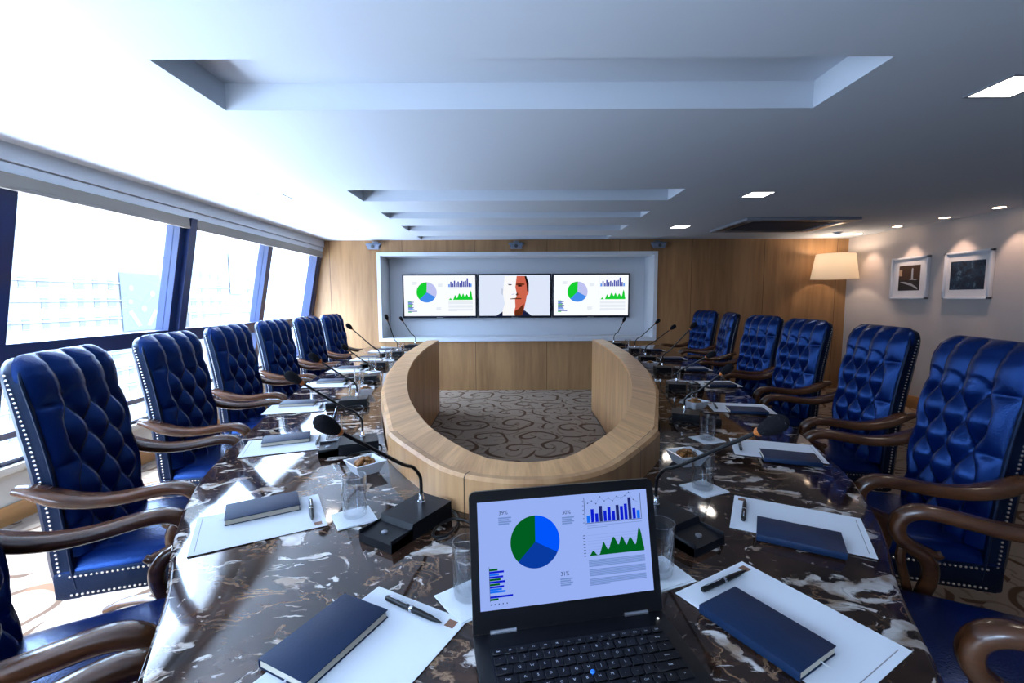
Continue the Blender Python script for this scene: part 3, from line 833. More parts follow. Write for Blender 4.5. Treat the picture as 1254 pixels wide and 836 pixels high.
def make_nuts():
    m = MB(); rr = random.Random(4)
    for k in range(60):
        a = rr.random() * 2 * PI; d = rr.random() ** .5 * .029; z = .030 + rr.random() * .022 * (1 - d / .036)
        x, y = d * math.cos(a), d * math.sin(a)
        T = Matrix.Translation((x, y, z)) @ Matrix.Rotation(rr.random() * 6, 4, 'Z') @ Matrix.Rotation(rr.random() * 2, 4, 'X') @ Matrix.Diagonal((1.5, .9, .8, 1))
        m.lathe([(0, -.007), (.005, -.005), (.007, 0), (.005, .005), (0, .007)], 8, 0, T)
    m.prism([(-.029, -.029), (.029, -.029), (.029, .029), (-.029, .029)], .009, .024)
    return m.build('mixed_nuts', M['nut'])
psheet, pnote, ppen, pglass, pnap, pbowl, pnuts = make_sheet(), make_note(), make_pen(), make_glass(), make_napkin(), make_bowl(), make_nuts()
used = set()
def place(p, x, y, z, rz, label, cat, group, kind=None):
    if p.name in used: o = copy_tree(p)
    else: o = p; used.add(p.name)
    o.location = (x, y, z); o.rotation_euler = (0, 0, rz); tag(o, label, cat, group, kind); return o
glassPos = {('L', 0): (-.084, .825), ('L', 1): (-.416, 1.154), ('L', 3): (-.90, 2.565), ('L', 2): (-.705, 1.765), ('R', 0): (.301, .896), ('R', 1): (.568, 1.316), ('R', 2): (.786, 1.793)}
noteOff = {('L', 0): (.002, .074, 2), ('L', 1): (-.005, .068, 1), ('L', 2): (0, .05, 3), ('R', 0): (.001, .062, 0), ('R', 1): (0, .093, 0), ('R', 2): (.027, .105, 0)}
wh = {}
for s, seats in (('L', seatsL), ('R', seatsR)):
    for k, (x, y, a) in enumerate(seats):
        r = math.radians(a); u = Vector((math.cos(r), math.sin(r))); v = Vector((u.y, -u.x)) * -1
        v = Vector((u.y, -u.x))           # sitter's left: facing -u
        where = '%s place, %s' % (ORD[k], side_txt(s))
        rz = r
        # local +y must be the sitter's left; mirror by turning the frame: left = -(rot90 u)
        o = place(psheet, x, y, ZT, rz, 'white writing paper with small brown emblem, %s' % where, 'paper', 'sheets of writing paper')
        du, dv, da = noteOff.get((s, k), (.01, .085, random.uniform(-3, 3)))
        p = Vector((x, y)) + u * du + v * dv
        place(pnote, p.x, p.y, ZT + .0028, rz + math.radians(da), ('blue notebook lying on the paper, %s' if s == 'L' else 'dark blue-black notebook lying on the paper, %s') % where, 'notebook', 'notebooks')
        p = Vector((x, y)) + u * -.118 + v * -.005
        place(ppen, p.x, p.y, ZT + .0028, rz + PI + math.radians(random.uniform(-4, 4)), 'black pen with chrome clip on the paper, %s' % where, 'pen', 'pens')
        if (s, k) in glassPos: gx, gy = glassPos[(s, k)]
        else:
            p = Vector((x, y)) + u * -.22 + v * -.09; gx, gy = p
        place(pnap, gx + random.uniform(-.006, .006), gy + random.uniform(-.01, .004), ZT + .0005, math.radians(random.uniform(10, 60)), 'white paper napkin under the glass, %s' % where, 'napkin', 'paper napkins')
        place(pglass, gx, gy, ZT + .0038, 0, 'clear empty tumbler standing on a napkin, %s' % where, 'glass', 'tumblers')
for x, y, rz, lab in ((-.49, 1.466, .75, 'by the near left corner of the oak ring'), (.602, 1.53, .25, 'right of the oak ring behind the near tumbler'),
                      (-.89, 2.72, .3, 'on the window side beside the oak ring'), (.95, 2.33, .5, 'on the picture-wall side near the oak ring'),
                      (1.15, 3.76, .4, 'far along the picture-wall side of the table')):
    place(pbowl, x, y, ZT, rz, 'white china snack bowl ' + lab, 'bowl', 'snack bowls')
    place(pnuts, x, y, ZT, rz, 'brown nuts and crackers in the bowl ' + lab, 'snacks', 'snacks in the bowls', 'stuff')

sp_ = copy_tree(ppen); sp_.location = (-.705, 1.765, .836); sp_.rotation_euler = (math.radians(78), math.radians(12), math.radians(-35))
sp_['label'] = 'black pen standing upright in the third tumbler on the window side'
# ------------------------------------------------------------------ microphones
def make_base_meshes():
    m = MB(); W_ = .054
    prof = [(-.155, 0), (.055, 0), (.055, .043), (-.085, .040), (-.092, .026), (-.155, .020)]  # x: towards sitter is negative here
    poly = [(x, z) for x, z in prof]
    T = Matrix(((1, 0, 0, 0), (0, 0, 1, 0), (0, 1, 0, 0), (0, 0, 0, 1)))
    m.prism(poly, -W_, W_, 0, T)
    for s in (-1, 1): m.box((-.155, s * W_ - .004 * (s > 0), .0), (-.085, s * W_ + .004 * (s < 0), .030), .001)
    return m
mic_base = mic_btn = mic_con = mic_head = mic_ring = None
def microphone(nx, ny, ang, hx, hy, hz, label, cable):
    """neck foot, direction of the base towards the sitter, head position"""
    global mic_base, mic_btn, mic_con, mic_head, mic_ring
    r = empty('gooseneck_microphone', (nx, ny, ZT), 0, label, 'microphone', 'conference microphones')
    rz = math.radians(ang) + PI
    if mic_base is None:
        mic_base = make_base_meshes().build('mic_base', M['softblack'], r); b = mic_base
        m = MB(); m.lathe([(.0075, .0), (.0075, .004), (.006, .005)], 16, 0, TR(-.125, 0, .022)); mic_btn = m.build('button', M['steel'], mic_base)
        m = MB(); m.lathe([(.0095, .041), (.0095, .052), (.0075, .053), (.0075, .062), (.006, .064), (.006, .072)], 14); mic_con = m.build('connector', M['chrome'], r)
    else:
        b = mic_base.copy(); COL.objects.link(b); b.parent = r
        t_ = mic_btn.copy(); COL.objects.link(t_); t_.parent = b
        c = mic_con.copy(); COL.objects.link(c); c.parent = r
    b.rotation_euler = (0, 0, rz)
    h = Vector((hx - nx, hy - ny, hz - ZT)); flat = Vector((h.x, h.y, 0)); fl = flat.length; fd = flat.normalized()
    rise = min(.15, h.z * .55)
    d_end = (h - Vector((0, 0, rise)) - fd * .05).normalized()
    ptz = [Vector((0, 0, .065)), Vector((0, 0, .10)), Vector((0, 0, rise * .8)) + fd * .004, Vector((0, 0, rise)) + fd * .028, Vector((0, 0, rise + .02)) + fd * .065]
    ptz += [ptz[-1].lerp(h, .5), h]
    pts = catmull(ptz, 6)
    m = MB(); m.tube(pts, .0045, 8); m.build('gooseneck', M['black'], r)
    d = (pts[-1] - pts[-4]).normalized(); T = Matrix.Translation(h) @ d.to_track_quat('Z', 'Y').to_matrix().to_4x4()
    if mic_ring is None:
        m = MB(); m.lathe([(.0045, -.004), (.0075, 0), (.009, .002), (.009, .009), (.0075, .010)], 14); mic_ring = m.build('light_ring', M['orange'], r); g = mic_ring
        m = MB(); m.lathe([(.0085, .008), (.0125, .016), (.0165, .030), (.0178, .044), (.0165, .058), (.011, .067), (0, .071)], 18); mic_head = m.build('windscreen', M['foam'], r); w = mic_head
    else:
        g = mic_ring.copy(); w = mic_head.copy()
        for o in (g, w): COL.objects.link(o); o.parent = r
    g.matrix_local = T; w.matrix_local = T
    # cable from the rear of the base
    R3 = Matrix.Rotation(rz, 4, 'Z'); m = MB()
    cs = cable
    pts = [R3 @ Vector((p[0], p[1] * cs, p[2])) for p in catmull([(.0535, .02, .02), (.066, .032, .012), (.060, .066, .006), (.025, .10, .005), (-.03, .112, .005), (-.055, .09, .006), (-.02, .070, .0095), (.03, .082, .0125), (.045, .125, .006), (.035, .19, .005)], 6)]
    m.tube(pts, .0035, 6); m.build('cable', M['black'], r)
    return r
MICS = [  # neck xy, base direction, head
    ('L', -.236, 1.132, 238, -.374, .890, 1.073), ('L', -.572, 1.697, 200, -.775, 1.58, 1.052), ('L', -.841, 2.43, 192, -1.0, 2.27, 1.034), ('L', -1.0, 3.17, 185, -1.095, 2.95, 1.012),
    ('L', -1.125, 3.85, 182, -1.293, 3.6, 1.113), ('L', -1.168, 4.62, 180, -1.214, 4.4, 1.153), ('L', -1.14, 5.35, 180, -1.255, 5.15, 1.105),
    ('R', .363, 1.111, -58, .504, .853, 1.079), ('R', .805, 2.09, -18, .94, 1.95, 1.013), ('R', 1.03, 2.82, -10, 1.151, 2.6, .997), ('R', 1.165, 3.50, -5, 1.302, 3.25, 1.128),
    ('R', 1.225, 4.15, -2, 1.424, 4.0, 1.07), ('R', 1.31, 4.82, 0, 1.495, 4.65, 1.089), ('R', 1.225, 5.45, 0, 1.313, 5.3, 1.077)]
cnt = {'L': 0, 'R': 0}
o7 = ['nearest', 'second', 'third', 'fourth', 'fifth', 'sixth', 'farthest']
for s, nx, ny, a, hx, hy, hz in MICS:
    k = cnt[s]; cnt[s] += 1
    dx, dy = hx - nx, hy - ny
    # stop the neck a little short so that the foam head ends at the head point
    hv = Vector((dx, dy, hz - ZT - .12)); hv = hv * (1 - .045 / hv.length)
    microphone(nx, ny, a, nx + hv.x, ny + hv.y, ZT + .12 + hv.z, 'black gooseneck microphone on a slanted base, %s on the %s' % (o7[k], side_txt(s)), -1 if s == 'L' else 1)

# ------------------------------------------------------------------ laptop
lap = empty('laptop', (.100, .729, .7508), .17916, 'open black laptop showing a pie chart and graphs, on the marble at the near end', 'laptop')
m = MB(); m.box((-.1685, -.235, .004), (.1685, .004, .0175), .003); m.build('base', M['softblack'], lap)
for sx in (-.15, .15):
    for y in (-.22, -.02):
        m = MB(); m.lathe([(.008, 0), (.008, .005)], 10, 0, TR(sx, y, 0)); m.build('rubber_foot', M['black'], lap)
kb = MB(); kb.box((-.145, -.150, .0172), (.145, -.032, .0182)); kb = kb.build('keyboard', M['black'], lap)
rows = [(-.043, .011, ['Esc'] + ['F%d' % k for k in range(1, 13)] + ['Ins', 'Del'], [1] * 15),
        (-.060, .0165, list('`1234567890-=') + ['Bksp'], [1] * 13 + [1.75]),
        (-.0785, .0165, ['Tab'] + list('QWERTYUIOP[]') + ['\\'], [1.4] + [1] * 12 + [1.35]),
        (-.097, .0165, ['Caps'] + list("ASDFGHJKL;'") + ['Enter'], [1.65] + [1] * 11 + [2.1]),
        (-.1155, .0165, ['Shift'] + list('ZXCVBNM,./') + ['Shift'], [2.2] + [1] * 10 + [2.55]),
        (-.134, .0165, ['Ctrl', 'Fn', 'Win', 'Alt', '', 'Alt', 'Ctrl', '<', '^', '>'], [1.2, 1, 1, 1, 5.3, 1, 1, 1, 1, 1.25])]
for ry, rh, labs, ws in rows:
    unit = .286 / sum(ws); x = -.143
    for lb, w in zip(labs, ws):
        kw = w * unit; m = MB()
        m.box((-kw / 2 + .0011, -rh / 2 + .0005, 0), (kw / 2 - .0011, rh / 2 - .0005, .0024), .0006, seg=1)
        if lb:
            vs, fs = text_mesh(lb, .0062 if len(lb) == 1 else .0042)
            m.add([(v.x - (.25 * kw if len(lb) > 3 and False else 0), v.y + .001, .00248) for v in vs], fs, 1)
        o = m.build('key', [M['key'], M['legend']], kb); o.location = (x + kw / 2, ry, .0182); x += kw
m = MB(); m.lathe([(.0035, 0), (.0038, .003), (.0028, .0042), (0, .0038)], 14, 0, TR(-.002, -.1065, .0185)); m.build('pointing_stick', M['blue_dot'], lap)
m = MB(); m.box((-.05, -.226, .0174), (.05, -.166, .0180)); m.build('touchpad', M['black'], lap)
for sx in (-.118, .118):
    m = MB(); m.tube([(sx - .022, .004, .0165), (sx + .022, .004, .0165)], .0058, 12); m.build('hinge', M['steel'], lap)
m = MB(); m.lathe([(.002, 0), (.002, .0006)], 8, 0, TR(.15, -.016, .0175)); m.build('status_light', emis('white_led', (.9, .95, 1), 3), lap)
tilt = .2291
TL = Matrix.Translation((0, 0.002, .018)) @ Matrix.Rotation(PI / 2 - tilt, 4, 'X')   # lid frame: x right, y up the lid, z towards the viewer
hl = .2275
m = MB()
bm = bmesh.new(); bmesh.ops.create_cube(bm, size=1)
for v in bm.verts: v.co = Vector((v.co.x * .337, v.co.y * hl + hl / 2, v.co.z * .008 - .004))
bmesh.ops.bevel(bm, geom=[e for e in bm.edges if abs(e.verts[0].co.z - e.verts[1].co.z) > .005 and e.verts[0].co.y > .1], offset=.011, segments=5, profile=.5, affect='EDGES')
m.bm(bm, 0, True, TL); m.build('lid', M['black'], lap)
# display picture: units in metres on the lid, origin lower left
def chart_picture(m, W_, H_, T, ix, txt=True):
    """ix: colour indices dict"""
    def rect(x0, y0, x1, y1, c, z): m.add([(x0, y0, z), (x1, y0, z), (x1, y1, z), (x0, y1, z)], [(0, 1, 2, 3)], ix[c], False, T)
    def poly(P, c, z): m.add([(x, y, z) for x, y in P], [tuple(range(len(P)))], ix[c], False, T)
    rect(0, 0, W_, H_, 'white', 0)
    z = H_ * .0015
    cx, cy, R_ = .318 * W_, .585 * H_, .25 * H_
    def wedge(a0, a1, c):
        n = 28; P = [(cx, cy)] + [(cx + R_ * math.sin(math.radians(a0 + (a1 - a0) * k / n)), cy + R_ * math.cos(math.radians(a0 + (a1 - a0) * k / n))) for k in range(n + 1)]
        poly(P[::-1], c, z)
    wedge(2, 118, 'pie1'); wedge(118, 226, 'pie2'); wedge(226, 362, 'green')
    # horizontal bars, lower left
    x0 = .055 * W_; y0 = .085 * H_
    bl = [('green', .045), ('bar', .125), ('bar', .03), ('sky', .085), ('sky', .065), ('bar', .078), ('green', .055), ('bar', .085), ('green', .06), ('bar', .075), ('sky', .052), ('bar', .08), ('green', .045)]
    for i, (c, w) in enumerate(bl):
        yy = y0 + i * .0225 * H_
        if w > .035: rect(x0, yy, x0 + w * W_, yy + .019 * H_, c, z)
    rect(x0 - .002 * W_, y0 - .01 * H_, x0, y0 + .31 * H_, 'ink', z)
    for i in range(5): rect(x0 + .022 * i * W_, y0 - .04 * H_, x0 + (.022 * i + .006) * W_, y0 - .03 * H_, 'ink', z)
    # column chart, top right
    bx, by = .625 * W_, .715 * H_
    hs = [.07, .13, .085, .155, .105, .135, .095, .15, .135, .155, .215, .105, .08]
    cs = ['sky', 'bar', 'bar', 'dark', 'bar', 'bar', 'bar', 'dark', 'bar', 'bar', 'dark', 'bar', 'sky']
    for i, (h, c) in enumerate(zip(hs, cs)):
        rect(bx + i * .0255 * W_, by, bx + (i * .0255 + .019) * W_, by + h * H_ * 1.0, c, z)
    rect(bx - .012 * W_, by - .008 * H_, bx + .335 * W_, by - .003 * H_, 'ink', z)
    rect(bx - .012 * W_, by, bx - .009 * W_, by + .25 * H_, 'ink', z); rect(bx + .332 * W_, by, bx + .335 * W_, by + .25 * H_, 'ink', z)
    for i in range(6): rect(bx - .022 * W_, by + i * .042 * H_, bx - .015 * W_, by + (i * .042 + .006) * H_, 'ink', z)
    lh = [.19, .21, .18, .245, .2, .225, .195, .235, .215, .235, .265, .19, .165]
    for i in range(12):
        xa_, ya_, xb_, yb_ = bx + (i * .0255 + .009) * W_, by + lh[i] * H_, bx + ((i + 1) * .0255 + .009) * W_, by + lh[i + 1] * H_
        t_ = .0022 * H_
        poly([(xa_, ya_ - t_), (xb_, yb_ - t_), (xb_, yb_ + t_), (xa_, ya_ + t_)], 'grey', z * 1.3)
        rect(xa_ - .004 * H_, ya_ - .005 * H_, xa_ + .006 * H_, ya_ + .006 * H_, 'ink', z * 2)
    for i in range(2): rect(bx, by - (.035 + i * .018) * H_, bx + (.335 if i == 0 else .12) * W_, by - (.03 + i * .018) * H_, 'grey', z)
    # area chart
    ay = .395 * H_; ax_ = bx - .004 * W_; aw = .34 * W_
    def hgt(t_):
        s = 0
        for c, hh, w in ((.09, .06, .045), (.28, .14, .05), (.46, .135, .065), (.61, .13, .055), (.76, .11, .06), (.93, .225, .05)): s = max(s, hh * math.exp(-((t_ - c) / w) ** 2))
        return s + .012 * (t_ > .2) + (.055 if .3 < t_ < .97 else 0) * min(1, (t_ - .3) / .1) * 1.0
    K = 60
    for i in range(K):
        t0, t1 = i / K, (i + 1) / K
        poly([(ax_ + aw * t0, ay), (ax_ + aw * t1, ay), (ax_ + aw * t1, ay + hgt(t1) * H_ * .8), (ax_ + aw * t0, ay + hgt(t0) * H_ * .8)], 'green2', z * 1.5)
    for i in range(8):
        rect(ax_ - .025 * W_, ay + i * .028 * H_, ax_ - .012 * W_, ay + (i * .028 + .006) * H_, 'ink', z)
        rect(ax_, ay + i * .028 * H_, ax_ + aw, ay + (i * .028 + .0018) * H_, 'grey', z)
    # paragraphs of fine lines
    for blk in range(3):
        for i in range(5):
            yy = ay - (.05 + blk * .088 + i * .0135) * H_
            rect(ax_, yy, ax_ + aw * (1 if not (blk == 2 and i == 4) else .35), yy + .010 * H_, 'grey', z)
    for (tx, ty, s_, lx, ly) in ((.115, .885, '39%', .19, .84), (.478, .835, '30%', .50, .75), (.45, .255, '31%', .43, .31)):
        for i in range(4): rect(tx * W_, (ty - .055 - i * .019) * H_, (tx + .072 - .012 * (i % 2)) * W_, (ty - .041 - i * .019) * H_, 'grey', z)
        if txt:
            vs, fs = text_mesh(s_, .055 * H_); m.add([(v.x + (tx + .028) * W_, v.y + ty * H_, z) for v in vs], fs, ix['ink'], False, T)
m = MB(); sw, sh = .310, .1744
order = ['white', 'green', 'blue', 'navy', 'dark', 'bar', 'grey', 'ink', 'sky']
ixL = {k: i for i, k in enumerate(order)}; ixL.update(pie1=ixL['blue'], pie2=ixL['navy'], green2=ixL['green'])
chart_picture(m, sw, sh, TL @ Matrix.Translation((-sw / 2, hl - .018 - sh, .0006)), ixL)
o = m.build('display', [S_LT[k] for k in order], lap); o['label'] = 'lit display with pie chart, bars and area graph'

# ------------------------------------------------------------------ screens in the niche
TVY = YB + RD - .07
def tv(x0, x1, z0, z1, label, man=False):
    r = empty('wall_screen', ((x0 + x1) / 2, TVY, z0), 0, label, 'screen', 'wall screens')
    w, h = x1 - x0, z1 - z0
    m = MB(); m.box((-w / 2, 0, 0), (w / 2, .045, h), .006); m.box((-w / 2 + .2, .045, .15), (w / 2 - .2, .07, h - .15)); m.build('housing', M['bezel'], r)
    m = MB(); b_ = .022; W_, H_ = w - 2 * b_, h - 2 * b_ - .012
    T = Matrix.Translation((-w / 2 + b_, -.001, b_ + .012)) @ Matrix.Rotation(PI / 2, 4, 'X')
    if not man:
        order = ['white', 'green', 'blue', 'lilac', 'navy', 'grey']
        ix = {k: i for i, k in enumerate(order)}; ix.update(pie1=ix['lilac'], pie2=ix['blue'], green2=ix['green'], bar=ix['navy'], dark=ix['navy'], sky=ix['blue'], ink=ix['grey'])
        chart_picture(m, W_, H_, T, ix, False)
        o = m.build('display', [S_TV[k] for k in order], r)
    else:
        mats = [scr('backdrop', (222, 232, 250)), scr('face_light', (250, 250, 250)), scr('face_shade', (205, 100, 78)), scr('face_dark', (96, 44, 24)), scr('hair', (24, 14, 14)), scr('suit', (24, 30, 66)), scr('eye', (60, 50, 60)), scr('soft', (196, 206, 226))]
        def poly(P, c, z): m.add([(x * W_, y * H_, z) for x, y in P], [tuple(range(len(P)))], c, False, T)
        def ell(cx, cy, rx, ry, c, z, n=20): poly([(cx + rx * math.cos(2 * PI * k / n), cy + ry * math.sin(2 * PI * k / n)) for k in range(n)], c, z)
        poly([(0, 0), (1, 0), (1, 1), (0, 1)], 0, 0)
        poly([(.24, 0), (.33, .10), (.40, .0)], 5, .001); poly([(.60, 0), (.63, .14), (.74, 0)], 5, .001)
        poly([(.33, .0), (.50, .0), (.52, .25), (.53, .98), (.36, .98), (.335, .55), (.36, .30), (.33, .12)], 1, .0012)      # pale half of the face
        poly([(.31, .55), (.338, .50), (.34, .66), (.315, .68)], 7, .0011)                                                 # ear in light
        poly([(.50, .0), (.60, .0), (.63, .14), (.66, .36), (.685, .62), (.66, .98), (.53, .98), (.51, .70), (.535, .52), (.505, .40), (.51, .22), (.49, .08)], 2, .0013)   # shaded half
        poly([(.50, .0), (.60, .0), (.63, .16), (.63, .30), (.55, .16), (.505, .12)], 3, .0016)                              # under the jaw
        poly([(.64, .98), (.665, .98), (.70, .80), (.70, .58), (.685, .50), (.675, .62), (.668, .78)], 4, .0017)             # hair at the temple
        poly([(.675, .50), (.695, .52), (.697, .62), (.68, .60)], 2, .0019)                                                # ear
        poly([(.52, .79), (.565, .80), (.64, .79), (.64, .76), (.57, .75), (.52, .755)], 3, .0018)                           # brow in shade
        ell(.575, .735, .035, .018, 4, .0019)
        poly([(.40, .80), (.46, .81), (.46, .795), (.40, .785)], 7, .0018); ell(.435, .765, .026, .014, 6, .0018)
        poly([(.515, .52), (.54, .58), (.555, .52), (.53, .49)], 3, .0018)                                                   # nostril side
        poly([(.43, .42), (.52, .44), (.60, .43), (.59, .405), (.52, .41), (.44, .405)], 3, .0018)                           # mouth
        poly([(.455, .53), (.50, .545), (.50, .53), (.465, .515)], 7, .0018)
        o = m.build('display', mats, r)
    m = MB(); m.box((-.05, -.004, .004), (.05, 0, .012), .001); m.build('front_badge', M['steel'], r)
    return r
tv(-1.655, -.53, 1.035, 1.70, 'wall screen with a pie chart, left of the three in the white niche')
tv(-.515, .60, 1.035, 1.70, 'middle wall screen in the white niche, showing a half-lit face', True)
tv(.615, 1.785, 1.035, 1.70, 'wall screen with a pie chart, right of the three in the white niche')

# little motorised units above the niche
for x, lab in ((-1.93, 'small grey rounded wall speaker above the left corner of the niche'), (.063, 'small grey rounded wall speaker above the middle screen'), (2.06, 'small grey rounded wall speaker above the right corner of the niche')):
    r = empty('wall_speaker', (x, YB - .02, 2.0), 0, lab, 'speaker', 'wall speakers')
    m = MB(); m.tube(catmull([(-.085, -.07, .06), (-.075, -.07, .062), (.0, -.07, .062), (.075, -.07, .062), (.085, -.07, .06)], 3), [.03] + [.045] * 11 + [.03], 16); m.build('body', M['speaker'], r)
    m = MB(); m.box((-.02, -.06, .09), (.02, .02, .112), .004); m.box((-.04, .0, .06), (.04, .02, .14), .004); m.build('bracket', M['steel'], r)
    m = MB(); m.lathe([(.0, 0), (.024, .0), (.024, .008), (.018, .009)], 16, 0, Matrix.Translation((.0, -.112, .055)) @ Matrix.Rotation(PI / 2, 4, 'X')); m.build('front_grille', M['grille'], r)

# ------------------------------------------------------------------ pictures on the right wall
def picture(y0, y1, z0, z1, label, mats, fn):
    r = empty('framed_picture', (XR, (y0 + y1) / 2, z0), 0, label, 'picture', 'framed pictures')
    w, h = y1 - y0, z1 - z0; t_ = .022
    m = MB()
    for lo, hi in (((-w / 2, 0), (w / 2, t_)), ((-w / 2, h - t_), (w / 2, h)), ((-w / 2, 0), (-w / 2 + t_, h)), ((w / 2 - t_, 0), (w / 2, h))):
        m.box((-.04, lo[0], lo[1]), (0, hi[0], hi[1]), .002)
    m.build('frame', M['white'], r)
    m = MB(); m.box((-.022, -w / 2 + t_, t_), (-.003, w / 2 - t_, h - t_)); m.build('mount', M['paper'], r)
    m = MB(); fn(m, w, h); m.build('print', mats, r)
    return r
def XF(m, P, c, d): m.add([(-.0225 - d, -y, z) for y, z in P], [tuple(range(len(P)))], c)
pm1 = [simple('print_brown', (.045, .018, .010), .6), simple('print_dark', (.010, .010, .016), .6), simple('print_pale', (.42, .45, .52), .6), simple('print_glow', (.45, .30, .20), .6)]
def pic1(m, w, h):
    a, b_ = w * .29, h
    XF(m, [(-a, .20 * h), (a, .20 * h), (a, .80 * h), (-a, .80 * h)], 0, .0005)
    XF(m, [(-a, .20 * h), (a, .20 * h), (a, .44 * h), (-a, .46 * h)], 1, .0008)
    XF(m, [(.03, .46 * h), (.055, .46 * h), (.05, .72 * h), (.038, .74 * h), (.03, .70 * h)], 2, .0011)
    XF(m, [(-a, .56 * h), (-.10, .55 * h), (-.10, .70 * h), (-a, .70 * h)], 3, .0011)
    XF(m, [(-a + .02, .41 * h), (-.05, .36 * h), (.05, .30 * h), (a - .02, .22 * h), (a - .03, .27 * h), (.04, .36 * h), (-.06, .41 * h)], 2, .0011)
    XF(m, [(.0, .46 * h), (.10, .445 * h), (.11, .455 * h), (.03, .475 * h)], 2, .0013)
picture(5.243, 5.745, 1.3, 1.797, 'white-framed dark brown photograph with a pale column, farther of two on the wall', pm1, pic1)
def sea_mat():
    m, nt, b = newmat('print_sea')
    tc = N(nt, 'ShaderNodeTexCoord'); nz = N(nt, 'ShaderNodeTexNoise', i_Scale=14.0, i_Detail=8.0, i_Roughness=.7, i_Distortion=.8)
    L(nt, tc.outputs['Object'], nz.inputs['Vector'])
    rp = N(nt, 'ShaderNodeValToRGB'); rp.color_ramp.elements[0].position = .42; rp.color_ramp.elements[0].color = (.004, .010, .030, 1)
    rp.color_ramp.elements[1].position = .78; rp.color_ramp.elements[1].color = (.28, .40, .52, 1)
    e = rp.color_ramp.elements.new(.56); e.color = (.010, .045, .095, 1)
    L(nt, nz.outputs['Fac'], rp.inputs['Fac']); L(nt, rp.outputs['Color'], b.inputs['Base Color']); b.inputs['Roughness'].default_value = .5
    return m
def pic2(m, w, h): XF(m, [(-.37 * w, .2 * h), (.37 * w, .2 * h), (.37 * w, .8 * h), (-.37 * w, .8 * h)], 0, .0005)
picture(4.55, 5.045, 1.297, 1.797, 'white-framed dark blue seascape print, nearer of two on the wall', [sea_mat()], pic2)

# ------------------------------------------------------------------ ceiling fittings
def area(loc, size, power, col, parent, rot=(0, 0, 0), spread=PI):
    d = bpy.data.lights.new('lamp', 'AREA'); d.shape = 'SQUARE'; d.size = size; d.energy = power; d.color = col; d.spread = spread
    o = bpy.data.objects.new('lamp', d); COL.objects.link(o); o.location = loc; o.rotation_euler = rot; o.parent = parent
    return o
dl = [(1.997, 1.90, 'square ceiling downlight cut off by the right edge of the photo'), (1.997, 3.78, 'square ceiling downlight left of the air conditioner, the nearer one'), (1.98, 5.44, 'square ceiling downlight, the farther one beside the coffers'),
      (-1.915, 3.78, 'square ceiling downlight over the window-side chairs'), (-1.95, 5.5, 'small square ceiling downlight at the far end above the window-side chairs')]
src = None
for x, y, lab in dl:
    if src is None:
        r = empty('ceiling_downlight', (x, y, CZ)); src = r; a = .088
        m = MB()
        for lo, hi in (((-a - .012, -a - .012), (a + .012, -a)), ((-a - .012, a), (a + .012, a + .012)), ((-a - .012, -a), (-a, a)), ((a, -a), (a + .012, a))): m.box((*lo, -.004), (*hi, 0))
        m.build('trim_ring', M['acframe'], r)
        m = MB(); m.box((-a, -a, -.0025), (a, a, -.0005)); m.build('diffuser', M['downlight'], r)
        area((0, 0, -.006), .16, 1.5, (1, .86, .72), r)
    else: r = copy_tree(src)
    r.location = (x, y, CZ); tag(r, lab, 'light', 'ceiling downlights')
src = None
for k, (y, lab) in enumerate([(6.09, 'small warm downlight by the picture wall, nearest the far corner'), (5.48, 'small warm downlight above the farther framed picture'), (4.886, 'small warm downlight above the nearer framed picture'), (4.35, 'small warm downlight by the picture wall, nearest the right edge')]):
    if src is None:
        r = empty('wall_washer_light', (4.56, y, CZ)); src = r
        m = MB(); m.lathe([(.056, -.004), (.056, 0)], 24); m.build('bezel', M['acframe'], r)
        m = MB(); m.lathe([(.045, -.006), (.045, -.0035)], 24); m.build('diffuser', M['warmdown'], r)
        d = bpy.data.lights.new('lamp', 'SPOT'); d.energy = 17; d.color = (1, .68, .50); d.spot_size = math.radians(54); d.spot_blend = .6; d.shadow_soft_size = .03
        o = bpy.data.objects.new('lamp', d); COL.objects.link(o); o.location = (0, 0, -.012); o.rotation_euler = (0, math.radians(-21), 0); o.parent = r
    else: r = copy_tree(src)
    r.location = (4.56, y, CZ); tag(r, lab, 'light', 'wall washer downlights')
ac = empty('ceiling_air_conditioner', (3.05, 5.28, CZ), 0, 'square cassette air conditioner with a dark grille in the ceiling, right of the coffers', 'air conditioner')
m = MB(); a, b_ = .60, .45
for lo, hi in (((-a, -b_), (a, -b_ + .10)), ((-a, b_ - .10), (a, b_)), ((-a, -b_ + .1), (-a + .12, b_ - .1)), ((a - .12, -b_ + .1), (a, b_ - .1))): m.box((*lo, -.03), (*hi, 0), .006)
m.build('panel', M['acframe'], ac)
m = MB(); m.box((-a + .12, -b_ + .1, -.012), (a - .12, b_ - .1, -.002))
for k in range(14):
    y = -b_ + .12 + k * (2 * b_ - .24) / 13; m.box((-a + .13, y - .006, -.022), (a - .13, y + .006, -.012))
m.build('grille', M['grille'], ac)
m = MB()
for s in (-1, 1):
    m.box((-a + .18, s * (b_ - .05) - .025, -.032), (a - .18, s * (b_ - .05) + .025, -.028)); m.box((s * (a - .06) - .03, -b_ + .16, -.032), (s * (a - .06) + .03, b_ - .16, -.028))
m.build('louvre', M['black'], ac)
sd = empty('smoke_detector', (4.19, 5.95, CZ), 0, 'small round smoke detector on the ceiling above the lamp', 'smoke detector')
m = MB(); m.lathe([(.05, -.012), (.055, 0)], 24); m.build('base', M['white'], sd)
m = MB(); m.lathe([(.0, -.034), (.018, -.033), (.034, -.022), (.036, -.012)], 20); m.build('sensor', M['white'], sd)

